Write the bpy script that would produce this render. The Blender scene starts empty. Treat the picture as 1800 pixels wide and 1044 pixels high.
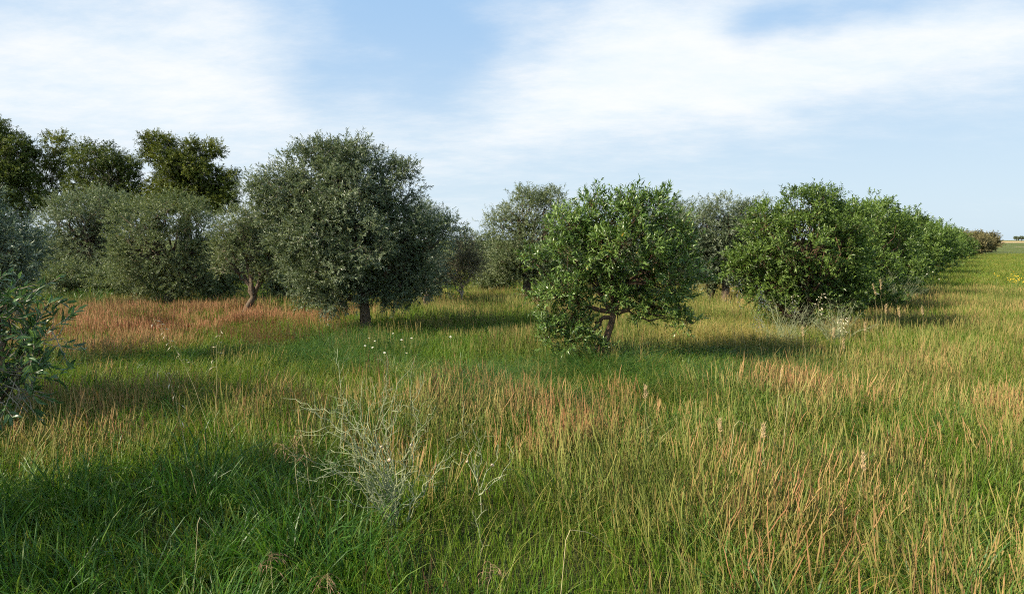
import bpy, math
import numpy as np
from mathutils import Vector

SC = bpy.context.scene
COL = SC.collection
R = math.radians
rng = np.random.default_rng(11)

# ------------------------------------------------------------------ camera
F_PX = 1150.0            # focal length in pixels of the 1800 px wide photograph
CAM_H = 1.8
PITCH = math.atan(100.0 / F_PX)
cam_d = bpy.data.cameras.new('camera')
cam_d.sensor_width = 36.0
cam_d.lens = F_PX / 1800.0 * 36.0
cam_d.clip_start = 0.05
cam_d.clip_end = 6000.0
cam = bpy.data.objects.new('camera', cam_d)
COL.objects.link(cam)
cam.location = (0, 0, CAM_H)
cam.rotation_euler = (math.pi / 2 - PITCH, 0, 0)
SC.camera = cam

# ------------------------------------------------------------------ light
SUN_EL = R(35)
SHADOW = Vector((0.94, 0.33, 0)).normalized()      # where shadows fall on the ground
to_sun = Vector((-SHADOW.x * math.cos(SUN_EL), -SHADOW.y * math.cos(SUN_EL), math.sin(SUN_EL)))
sun_d = bpy.data.lights.new('sun', 'SUN')
sun_d.energy = 5.0
sun_d.angle = R(0.6)
sun_d.color = (1.0, 0.89, 0.70)
sun = bpy.data.objects.new('sun', sun_d)
COL.objects.link(sun)
sun.rotation_euler = to_sun.to_track_quat('Z', 'Y').to_euler()
sun.location = (-30, -20, 40)

SC.view_settings.view_transform = 'Standard'
SC.view_settings.look = 'None'
SC.view_settings.exposure = 1.12
SC.view_settings.gamma = 1.0
SC.view_settings.use_curve_mapping = False
SC.cycles.max_bounces = 3
SC.cycles.diffuse_bounces = 2
SC.cycles.glossy_bounces = 1
SC.cycles.transmission_bounces = 2
SC.cycles.use_adaptive_sampling = True
SC.cycles.adaptive_threshold = 0.02
SC.cycles.adaptive_min_samples = 12
SC.cycles.use_denoising = False
SC.cycles.filter_width = 1.1
SC.cycles.sample_clamp_indirect = 6.0


class NT:
    """small helper for node trees"""
    def __init__(s, tree):
        s.t = tree
        s.t.nodes.clear()

    def n(s, kind, **kw):
        nd = s.t.nodes.new(kind)
        for k, v in kw.items():
            setattr(nd, k, v)
        return nd

    def l(s, a, b):
        s.t.links.new(a, b)

    def val(s, sock, v):
        if hasattr(v, 'links') or isinstance(v, bpy.types.NodeSocket):
            s.l(v, sock)
        else:
            sock.default_value = v

    def math(s, op, a, b=None, clamp=False):
        m = s.n('ShaderNodeMath', operation=op, use_clamp=clamp)
        s.val(m.inputs[0], a)
        if b is not None:
            s.val(m.inputs[1], b)
        return m.outputs[0]

    def vmath(s, op, a, b=None):
        m = s.n('ShaderNodeVectorMath', operation=op)
        s.val(m.inputs[0], a)
        if b is not None:
            s.val(m.inputs[1], b)
        return m.outputs['Value'] if op in ('LENGTH', 'DOT_PRODUCT', 'DISTANCE') else m.outputs[0]

    def smooth(s, v, a, b, lo=0.0, hi=1.0):
        m = s.n('ShaderNodeMapRange', interpolation_type='SMOOTHSTEP')
        s.val(m.inputs[0], v)
        m.inputs[1].default_value, m.inputs[2].default_value = a, b
        m.inputs[3].default_value, m.inputs[4].default_value = lo, hi
        return m.outputs[0]

    def noise(s, vec, scale, detail=4.0, rough=0.55, dist=0.0):
        m = s.n('ShaderNodeTexNoise')
        s.val(m.inputs['Vector'], vec)
        m.inputs['Scale'].default_value = scale
        m.inputs['Detail'].default_value = detail
        m.inputs['Roughness'].default_value = rough
        m.inputs['Distortion'].default_value = dist
        return m.outputs[0]

    def mixc(s, f, a, b, mode='MIX'):
        m = s.n('ShaderNodeMix', data_type='RGBA', blend_type=mode)
        s.val(m.inputs[0], f)
        s.val(m.inputs[6], a)
        s.val(m.inputs[7], b)
        return m.outputs[2]

    def ramp(s, f, stops):
        m = s.n('ShaderNodeValToRGB')
        s.val(m.inputs[0], f)
        el = m.color_ramp.elements
        while len(el) < len(stops):
            el.new(0.5)
        for e, (p, c) in zip(el, stops):
            e.position = p
            e.color = (*c, 1.0)
        return m.outputs[0]


# ------------------------------------------------------------------ sky
SKY_STRENGTH = 0.046
world = bpy.data.worlds.new('World')
SC.world = world
world.use_nodes = True
w = NT(world.node_tree)
sky = w.n('ShaderNodeTexSky', sky_type='NISHITA')
sky.sun_disc = False
sky.sun_elevation = SUN_EL
sky.sun_rotation = math.atan2(to_sun.x, to_sun.y)
sky.air_density = 1.0
sky.dust_density = 1.2
sky.ozone_density = 1.4
tc = w.n('ShaderNodeTexCoord')
d = tc.outputs['Generated']
sep = w.n('ShaderNodeSeparateXYZ')
w.l(d, sep.inputs[0])
# cirrus plane coordinates: the direction hit on a high flat layer
zz = w.math('MAXIMUM', w.math('ADD', sep.outputs[2], 0.16), 0.05)
cmb = w.n('ShaderNodeCombineXYZ')
w.l(w.math('DIVIDE', sep.outputs[0], zz), cmb.inputs[0])
w.l(w.math('DIVIDE', sep.outputs[1], zz), cmb.inputs[1])
mp = w.n('ShaderNodeMapping')
w.l(cmb.outputs[0], mp.inputs[0])
mp.inputs['Rotation'].default_value = (0, 0, R(38))
mp.inputs['Scale'].default_value = (0.62, 1.0, 1.0)
n1 = w.noise(mp.outputs[0], 1.3, 3.0, 0.58)
n2 = w.noise(mp.outputs[0], 4.2, 7.0, 0.70)
wob = w.n('ShaderNodeTexNoise')
w.l(d, wob.inputs['Vector'])
wob.inputs['Scale'].default_value = 3.2
wob.inputs['Detail'].default_value = 3.0
wobv = w.vmath('MULTIPLY', w.vmath('SUBTRACT', wob.outputs['Color'], (0.5, 0.5, 0.5)), (0.34, 0.34, 0.20))
dw = w.vmath('ADD', d, wobv)


def skydir(px, py):
    u, v = (px - 900) / F_PX, (522 - py) / F_PX
    q = Vector((u, math.cos(PITCH) + v * math.sin(PITCH), -math.sin(PITCH) + v * math.cos(PITCH)))
    return q.normalized()


def blob(px, py, rx, ry, amp):
    c = skydir(px, py)
    q = w.vmath('SUBTRACT', dw, tuple(c))
    q = w.vmath('MULTIPLY', q, (1150.0 / rx, 1150.0 / rx, 1150.0 / ry))
    return w.math('MULTIPLY', w.smooth(w.vmath('LENGTH', q), 0.0, 1.15, 1.0, 0.0), amp)


acc = w.math('ADD', w.math('MULTIPLY', n1, 0.85), w.math('MULTIPLY', n2, 0.85))
for b in ((200, 80, 480, 170, .55), (420, 225, 480, 90, .36), (1010, 130, 330, 120, .60), (1330, 95, 420, 110, .45), (1600, 130, 480, 95, .60),
          (1060, 215, 480, 95, .40), (1180, 20, 190, 60, .40), (300, 330, 560, 110, .30), (690, 70, 200, 170, -.55), (1390, 40, 140, 60, -.45),
          (1590, 5, 190, 40, -.30), (1700, 330, 520, 100, -.35)):
    acc = w.math('ADD', acc, blob(*b))
mask = w.math('MULTIPLY', w.smooth(acc, 0.50, 1.75), 0.93)
# thin high veil everywhere, brighter cirrus where the mask is high
veil_col = w.mixc(w.smooth(sep.outputs[2], 0.0, 0.38), (7.1, 8.7, 9.9, 1), (4.1, 6.5, 9.6, 1))
base_sky = w.mixc(0.88, sky.outputs[0], veil_col)
cloud_col = w.mixc(w.smooth(n2, 0.25, 0.75), (9.0, 9.8, 10.3, 1), (10.2, 10.3, 10.3, 1))
col = w.mixc(mask, base_sky, cloud_col)
bg = w.n('ShaderNodeBackground')
w.l(col, bg.inputs[0])
bg.inputs[1].default_value = SKY_STRENGTH
world.cycles.sampling_method = 'MANUAL'
world.cycles.sample_map_resolution = 128
wo = w.n('ShaderNodeOutputWorld')
w.l(bg.outputs[0], wo.inputs[0])


# ------------------------------------------------------------------ helpers
def xat(px, Y):
    """lateral position of photo column px at forward distance Y"""
    return (px - 900) / F_PX * Y * 1.0


def zat(py, Y):
    v = (522 - py) / F_PX
    t = Y / (math.cos(PITCH) + v * math.sin(PITCH))
    return CAM_H + t * (-math.sin(PITCH) + v * math.cos(PITCH))


def terrain(x, y):
    x = np.asarray(x, float)
    y = np.asarray(y, float)
    near = 1.0 / (1.0 + ((x * x + y * y) / 900.0))
    return near * (0.05 * np.sin(x * 0.9 + 0.4) * np.cos(y * 0.7) + 0.035 * np.sin(x * 1.9 + y * 1.3))


_vn = np.random.default_rng(5).random((64, 64))


def vnoise(x, y, s):
    """smooth value noise, 0..1"""
    x = np.asarray(x, float) / s + 100.3
    y = np.asarray(y, float) / s + 57.7
    xi, yi = np.floor(x).astype(int), np.floor(y).astype(int)
    fx, fy = x - xi, y - yi
    fx, fy = fx * fx * (3 - 2 * fx), fy * fy * (3 - 2 * fy)
    g = lambda a, b: _vn[a % 64, b % 64]
    return (g(xi, yi) * (1 - fx) + g(xi + 1, yi) * fx) * (1 - fy) + (g(xi, yi + 1) * (1 - fx) + g(xi + 1, yi + 1) * fx) * fy


def mesh_tri(name, V, T, mat, fattr=None, vattr=None, smooth=False):
    V = np.ascontiguousarray(V, np.float32)
    T = np.ascontiguousarray(T, np.int32)
    me = bpy.data.meshes.new(name)
    me.vertices.add(len(V))
    me.vertices.foreach_set('co', V.ravel())
    me.loops.add(len(T) * 3)
    me.loops.foreach_set('vertex_index', T.ravel())
    me.polygons.add(len(T))
    me.polygons.foreach_set('loop_start', np.arange(0, len(T) * 3, 3, dtype=np.int32))
    if smooth:
        me.polygons.foreach_set('use_smooth', np.ones(len(T), bool))
    else:
        me.polygons.foreach_set('use_smooth', np.zeros(len(T), bool))
    for k, a in (fattr or {}).items():
        at = me.attributes.new(k, 'FLOAT', 'FACE')
        at.data.foreach_set('value', np.ascontiguousarray(a, np.float32))
    for k, a in (vattr or {}).items():
        at = me.attributes.new(k, 'FLOAT', 'POINT')
        at.data.foreach_set('value', np.ascontiguousarray(a, np.float32))
    me.update()
    me.materials.append(mat)
    return me


def link(name, me, parent=None, loc=None):
    o = bpy.data.objects.new(name, me)
    COL.objects.link(o)
    if parent is not None:
        o.parent = parent
    if loc is not None:
        o.location = loc
    return o


def tag(o, label=None, cat=None, group=None, kind=None):
    if label:
        o['label'] = label
    if cat:
        o['category'] = cat
    if group:
        o['group'] = group
    if kind:
        o['kind'] = kind
    return o


def norm(a):
    return a / np.maximum(np.linalg.norm(a, axis=-1, keepdims=True), 1e-9)


class Tubes:
    """collects tapered tubes into one triangle mesh"""
    def __init__(s):
        s.V, s.T, s.n = [], [], 0

    def add(s, pts, rad, sides=6):
        P = np.asarray(pts, float)
        rad = np.asarray(rad, float) * np.ones(len(P))
        tan = np.gradient(P, axis=0)
        tan = norm(tan)
        ref = np.array([0.31, 0.17, 0.93]) if abs(tan[0][2]) < 0.9 else np.array([0.95, 0.2, 0.1])
        a = norm(np.cross(tan, ref))
        b = np.cross(tan, a)
        th = np.arange(sides) * 2 * math.pi / sides
        ring = P[:, None, :] + rad[:, None, None] * (np.cos(th)[None, :, None] * a[:, None, :] + np.sin(th)[None, :, None] * b[:, None, :])
        m = len(P)
        s.V.append(ring.reshape(-1, 3))
        i = np.arange(m - 1)[:, None] * sides + np.arange(sides)[None, :]
        j = np.arange(m - 1)[:, None] * sides + (np.arange(sides)[None, :] + 1) % sides
        T = np.concatenate([np.stack([i, j, j + sides], -1).reshape(-1, 3), np.stack([i, j + sides, i + sides], -1).reshape(-1, 3)])
        cap = np.array([[ (m - 1) * sides, (m - 1) * sides + k, (m - 1) * sides + k + 1] for k in range(1, sides - 1)])
        s.T.append(np.concatenate([T, cap]) + s.n)
        s.n += m * sides
        return s

    def build(s, name, mat, parent=None, loc=None, smooth=True):
        me = mesh_tri(name, np.concatenate(s.V), np.concatenate(s.T), mat, smooth=smooth)
        return link(name, me, parent, loc)


def wobble_path(a, b, n, amp, g, sag=0.0):
    a, b = np.asarray(a, float), np.asarray(b, float)
    t = np.linspace(0, 1, n)[:, None]
    P = a + (b - a) * t
    L = np.linalg.norm(b - a)
    off = np.cumsum(g.normal(0, 1, (n, 3)), axis=0)
    off = off - off[0] - (off[-1] - off[0]) * t
    P = P + off * amp * L / max(n ** 0.5, 1)
    P[:, 2] += sag * L * np.sin(math.pi * t[:, 0])
    return P


# ------------------------------------------------------------------ materials
def foliage_mat(name, stops, rough=0.5, spec=0.35, trans=0.35, trans_tint=(1.0, 1.0, 0.55), per_object=False, clump=0.35):
    m = bpy.data.materials.new(name)
    m.use_nodes = True
    t = NT(m.node_tree)
    if per_object:
        oi = t.n('ShaderNodeObjectInfo')
        f = oi.outputs['Random']
    else:
        a = t.n('ShaderNodeAttribute', attribute_name='rnd')
        c = t.n('ShaderNodeAttribute', attribute_name='clump')
        f = t.math('ADD', t.math('MULTIPLY', a.outputs['Fac'], 1 - clump), t.math('MULTIPLY', c.outputs['Fac'], clump))
    colr = t.ramp(f, stops)
    p = t.n('ShaderNodeBsdfPrincipled')
    t.l(colr, p.inputs['Base Color'])
    p.inputs['Roughness'].default_value = rough
    p.inputs['Specular IOR Level'].default_value = spec
    tr = t.n('ShaderNodeBsdfTranslucent')
    t.l(t.mixc(1.0, colr, (*trans_tint, 1), 'MULTIPLY'), tr.inputs[0])
    mx = t.n('ShaderNodeMixShader')
    mx.inputs[0].default_value = trans
    t.l(p.outputs[0], mx.inputs[1])
    t.l(tr.outputs[0], mx.inputs[2])
    o = t.n('ShaderNodeOutputMaterial')
    t.l(mx.outputs[0], o.inputs[0])
    return m


def bark_mat(name, c1, c2, scale=9.0):
    m = bpy.data.materials.new(name)
    m.use_nodes = True
    t = NT(m.node_tree)
    tcn = t.n('ShaderNodeTexCoord')
    mpn = t.n('ShaderNodeMapping')
    t.l(tcn.outputs['Object'], mpn.inputs[0])
    mpn.inputs['Scale'].default_value = (1, 1, 0.3)
    nz = t.noise(mpn.outputs[0], scale * 3, 6, 0.65)
    p = t.n('ShaderNodeBsdfPrincipled')
    t.l(t.ramp(nz, [(0.3, c1), (0.7, c2)]), p.inputs['Base Color'])
    p.inputs['Roughness'].default_value = 0.9
    p.inputs['Specular IOR Level'].default_value = 0.2
    bmp = t.n('ShaderNodeBump')
    bmp.inputs['Strength'].default_value = 0.8
    bmp.inputs['Distance'].default_value = 0.02
    t.l(nz, bmp.inputs['Height'])
    t.l(bmp.outputs[0], p.inputs['Normal'])
    o = t.n('ShaderNodeOutputMaterial')
    t.l(p.outputs[0], o.inputs[0])
    return m


def plain_mat(name, c1, c2, scale=20.0, rough=0.7, spec=0.3):
    m = bpy.data.materials.new(name)
    m.use_nodes = True
    t = NT(m.node_tree)
    tcn = t.n('ShaderNodeTexCoord')
    nz = t.noise(tcn.outputs['Object'], scale, 4, 0.6)
    p = t.n('ShaderNodeBsdfPrincipled')
    t.l(t.ramp(nz, [(0.35, c1), (0.65, c2)]), p.inputs['Base Color'])
    p.inputs['Roughness'].default_value = rough
    p.inputs['Specular IOR Level'].default_value = spec
    o = t.n('ShaderNodeOutputMaterial')
    t.l(p.outputs[0], o.inputs[0])
    return m


def blade_mat(name, base, greens, dries, trans=0.4, rough=0.55, patchy=0.0):
    """grass: colour from the per-plant dryness (instance attribute 'dry'), per-blade random and height along the blade"""
    m = bpy.data.materials.new(name)
    m.use_nodes = True
    t = NT(m.node_tree)
    dry = t.n('ShaderNodeAttribute', attribute_name='dry', attribute_type='INSTANCER').outputs['Fac']
    tone = t.n('ShaderNodeAttribute', attribute_name='tone', attribute_type='INSTANCER').outputs['Fac']
    rnd = t.n('ShaderNodeAttribute', attribute_name='rnd').outputs['Fac']
    h = t.n('ShaderNodeAttribute', attribute_name='h').outputs['Fac']
    g = t.ramp(t.math('ADD', t.math('MULTIPLY', rnd, 0.5), t.math('MULTIPLY', tone, 0.5)), greens)
    dr = t.ramp(t.math('ADD', t.math('MULTIPLY', rnd, 0.4), t.math('MULTIPLY', tone, 0.6)), dries)
    # tips dry out first; each blade has its own start
    geo = t.n('ShaderNodeNewGeometry')
    patch = t.math('SUBTRACT', t.noise(geo.outputs['Position'], 0.8, 2.0, 0.6), 0.5)
    k = t.math('ADD', dry, t.math('MULTIPLY', patch, patchy))
    k = t.math('ADD', k, t.math('MULTIPLY', t.math('SUBTRACT', h, 0.5), 0.5))
    k = t.math('ADD', k, t.math('MULTIPLY', t.math('SUBTRACT', rnd, 0.5), 0.5))
    k = t.smooth(k, 0.2, 0.95)
    c = t.mixc(k, g, dr)
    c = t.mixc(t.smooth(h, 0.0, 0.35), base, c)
    p = t.n('ShaderNodeBsdfPrincipled')
    t.l(c, p.inputs['Base Color'])
    p.inputs['Roughness'].default_value = rough
    p.inputs['Specular IOR Level'].default_value = 0.3
    tr = t.n('ShaderNodeBsdfTranslucent')
    t.l(t.mixc(1.0, c, (1.0, 1.0, 0.6, 1), 'MULTIPLY'), tr.inputs[0])
    mx = t.n('ShaderNodeMixShader')
    mx.inputs[0].default_value = trans
    t.l(p.outputs[0], mx.inputs[1])
    t.l(tr.outputs[0], mx.inputs[2])
    o = t.n('ShaderNodeOutputMaterial')
    t.l(mx.outputs[0], o.inputs[0])
    return m


M = {}
lift = lambda st, k: [(p, tuple(min(.8, v * k) for v in c)) for p, c in st]
OLIVE = [(0.0, (.030, .045, .020)), (0.35, (.062, .083, .040)), (0.65, (.105, .130, .075)), (1.0, (.20, .225, .155))]
M['olive'] = foliage_mat('olive_leaf', lift(OLIVE, 1.65), 0.42, 0.45, 0.25, clump=.45)
OLIVE_B = [(0.0, (.030, .048, .030)), (0.4, (.065, .090, .060)), (0.7, (.12, .15, .105)), (1.0, (.22, .25, .19))]
M['olive_blue'] = foliage_mat('grey_olive_leaf', lift(OLIVE_B, 1.65), 0.42, 0.45, 0.22)
OLIVE_G = [(0.0, (.035, .050, .018)), (0.4, (.075, .098, .040)), (0.7, (.12, .145, .072)), (1.0, (.22, .23, .14))]
M['olive_green'] = foliage_mat('green_olive_leaf', lift(OLIVE_G, 1.65), 0.45, 0.4, 0.28)
LAUREL = [(0.0, (.022, .045, .010)), (0.3, (.046, .085, .018)), (0.6, (.080, .130, .026)), (0.85, (.125, .180, .045)), (0.975, (.19, .24, .09)), (1.0, (.36, .22, .03))]
M['laurel'] = foliage_mat('broad_leaf', lift(LAUREL, 1.65), 0.36, 0.5, 0.33)
M['laurel_single'] = foliage_mat('broad_leaf_single', lift(LAUREL, 1.65), 0.36, 0.5, 0.33, per_object=True)
HEDGE = [(0.0, (.026, .046, .012)), (0.4, (.056, .095, .018)), (0.75, (.098, .150, .028)), (1.0, (.18, .235, .07))]
M['hedge'] = foliage_mat('hedge_leaf', lift(HEDGE, 1.6), 0.4, 0.45, 0.33)
M['hedge_single'] = foliage_mat('hedge_leaf_single', lift(HEDGE, 1.6), 0.4, 0.45, 0.33, per_object=True)
LEFTB = [(0.0, (.030, .060, .022)), (0.5, (.060, .115, .040)), (0.975, (.10, .17, .065)), (1.0, (.30, .20, .03))]
M['left_bush'] = foliage_mat('left_bush_leaf', lift(LEFTB, 1.3), 0.4, 0.45, 0.3)
M['left_single'] = foliage_mat('left_bush_leaf_single', lift(LEFTB, 1.3), 0.4, 0.45, 0.3, per_object=True)
GUM = [(0.0, (.018, .028, .006)), (0.35, (.045, .060, .011)), (0.7, (.092, .108, .018)), (1.0, (.16, .17, .032))]
M['gum'] = foliage_mat('gum_leaf', lift(GUM, 1.7), 0.5, 0.3, 0.3, clump=0.5)
GUM_D = [(0.0, (.016, .026, .007)), (0.4, (.038, .056, .012)), (0.7, (.074, .096, .020)), (1.0, (.135, .155, .036))]
M['gum_dark'] = foliage_mat('dark_gum_leaf', lift(GUM_D, 1.6), 0.5, 0.3, 0.3, clump=0.5)
PALE = [(0.0, (.06, .065, .035)), (0.4, (.12, .115, .065)), (0.7, (.20, .17, .11)), (1.0, (.34, .28, .20))]
M['pale'] = foliage_mat('pale_shrub_leaf', PALE, 0.6, 0.3, 0.3)
BROWNB = [(0.0, (.06, .055, .025)), (0.4, (.11, .10, .045)), (0.7, (.16, .14, .065)), (1.0, (.23, .19, .09))]
M['brown_bush'] = foliage_mat('brown_bush_leaf', lift(BROWNB, 1.4), 0.6, 0.3, 0.3)
M['bark'] = bark_mat('olive_bark', (.055, .040, .028), (.17, .125, .085))
M['bark_brown'] = bark_mat('brown_bark', (.060, .036, .022), (.16, .10, .06))
M['bark_pale'] = bark_mat('pale_bark', (.20, .17, .13), (.36, .32, .26))
M['twig_grey'] = plain_mat('grey_green_stem', (.17, .195, .095), (.32, .345, .20), 12.0, 0.75)
M['twig_pale'] = plain_mat('pale_twig', (.22, .18, .13), (.36, .31, .23), 14.0, 0.8)


# ------------------------------------------------------------------ leaves
def leaf_mesh(name, P, D, N, L, W, rnd, clump, mat, shape='diamond', fold=0.25, curl=0.10):
    D = norm(D)
    S = norm(np.cross(D, N))
    N = np.cross(S, D)
    L, W = L[:, None], W[:, None]
    n = len(P)
    if shape == 'kite':
        m1 = P + D * L * .5 + N * L * curl * .5
        V = np.stack([P, m1, P + D * L - N * L * curl, P + D * L * .42 + S * W * .5 + N * W * fold, P + D * L * .42 - S * W * .5 + N * W * fold], 1)
        f = np.array([[0, 3, 1], [1, 3, 2], [0, 1, 4], [1, 2, 4]])
    elif shape == 'diamond':
        V = np.stack([P, P + D * L * .45 + S * W * .5 + N * W * fold, P + D * L - N * L * curl, P + D * L * .45 - S * W * .5 + N * W * fold], 1)
        f = np.array([[0, 1, 2], [0, 2, 3]])
    else:
        m1 = P + D * L * .34 + N * L * curl * .3
        m2 = P + D * L * .70 + N * L * curl * .1
        tip = P + D * L - N * L * curl
        up = N * W * fold
        V = np.stack([P, m1, m2, tip, m1 + S * W * .5 + up, m2 + S * W * .40 + up, m1 - S * W * .5 + up, m2 - S * W * .40 + up], 1)
        f = np.array([[0, 4, 1], [1, 4, 5], [1, 5, 2], [2, 5, 3], [0, 1, 6], [1, 7, 6], [1, 2, 7], [2, 3, 7]])
    k = V.shape[1]
    T = (f[None] + (np.arange(n) * k)[:, None, None]).reshape(-1, 3)
    rep = len(f)
    return mesh_tri(name, V.reshape(-1, 3), T, mat, fattr={'rnd': np.repeat(rnd, rep), 'clump': np.repeat(clump, rep)})


def make_single_leaf(name, mat):
    one = lambda *a: np.array([a], float)
    return leaf_mesh(name, one(0, 0, 0), one(1, 0, 0), one(0, 0, 1), np.array([1.0]), np.array([.24]), np.array([.5]), np.array([.5]), mat, 'lance')


def crown_points(lobes, g, clump_r, per_clump, leaves_per_twig, twig_len, leafL, leafW, up=0.35, spread=0.75, density=1.0, shell=0.45):
    """lobes: list of (centre xyz, radii xyz). Returns leaf arrays and the clump centres."""
    C, O, CS = [], [], []
    for c, r in lobes:
        c, r = np.array(c), np.array(r)
        vol = r[0] * r[1] * r[2]
        nc = max(3, int(density * 3.4 * vol ** (2 / 3) / clump_r ** 2))
        kk = np.arange(nc) + g.random()
        zf = 1 - 2 * (kk % nc + .5) / (nc + .5)
        th = kk * 2.399963 + g.uniform(0, 6.28)
        sf = np.sqrt(np.clip(1 - zf ** 2, 0, 1))
        u = norm(np.stack([sf * np.cos(th), sf * np.sin(th), zf], 1) + g.normal(0, .22, (nc, 3)))
        rad = g.uniform(shell, 1.0, (nc, 1)) ** 0.5
        rad = rad * max(.35, 1 - (clump_r * 0.45 + twig_len * .45) / r.mean())
        C.append(c + u * rad * r)
        O.append(norm(u / r))
        CS.append(g.uniform(0.7, 1.25, nc))
    C, O, CS = np.concatenate(C), np.concatenate(O), np.concatenate(CS)
    nC = len(C)
    ci = np.repeat(np.arange(nC), per_clump)
    nt = len(ci)
    off = g.normal(0, 1, (nt, 3))
    off = norm(off) * (g.random((nt, 1)) ** 0.5) * clump_r * CS[ci][:, None]
    B = C[ci] + off * np.array([1, 1, 0.8])
    D = norm(off / clump_r * 0.8 + O[ci] * 0.6 + np.array([0, 0, up]) + g.normal(0, 0.45, (nt, 3)))
    TL = twig_len * g.uniform(0.55, 1.3, nt)
    li = np.repeat(np.arange(nt), leaves_per_twig)
    nl = len(li)
    tt = np.tile((np.arange(leaves_per_twig) + 0.5) / leaves_per_twig, nt) * 0.9 + g.uniform(0, .1, nl)
    P = B[li] + D[li] * (TL[li] * tt)[:, None]
    perp = g.normal(0, 1, (nl, 3))
    perp = norm(perp - (perp * D[li]).sum(1, keepdims=True) * D[li])
    LD = norm(D[li] * (0.45 + 0.5 * tt[:, None]) + perp * spread)
    N = norm(D[li] * 0.8 - perp * 0.3 + np.array([0, 0, 0.5]) + g.normal(0, .3, (nl, 3)))
    L = leafL * g.uniform(0.6, 1.2, nl)
    W = leafW * g.uniform(0.75, 1.2, nl)
    clump = g.random(nC)[ci][li]
    return dict(P=P, D=LD, N=N, L=L, W=W, rnd=g.random(nl), clump=clump), C, (B, D, TL)


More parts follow.
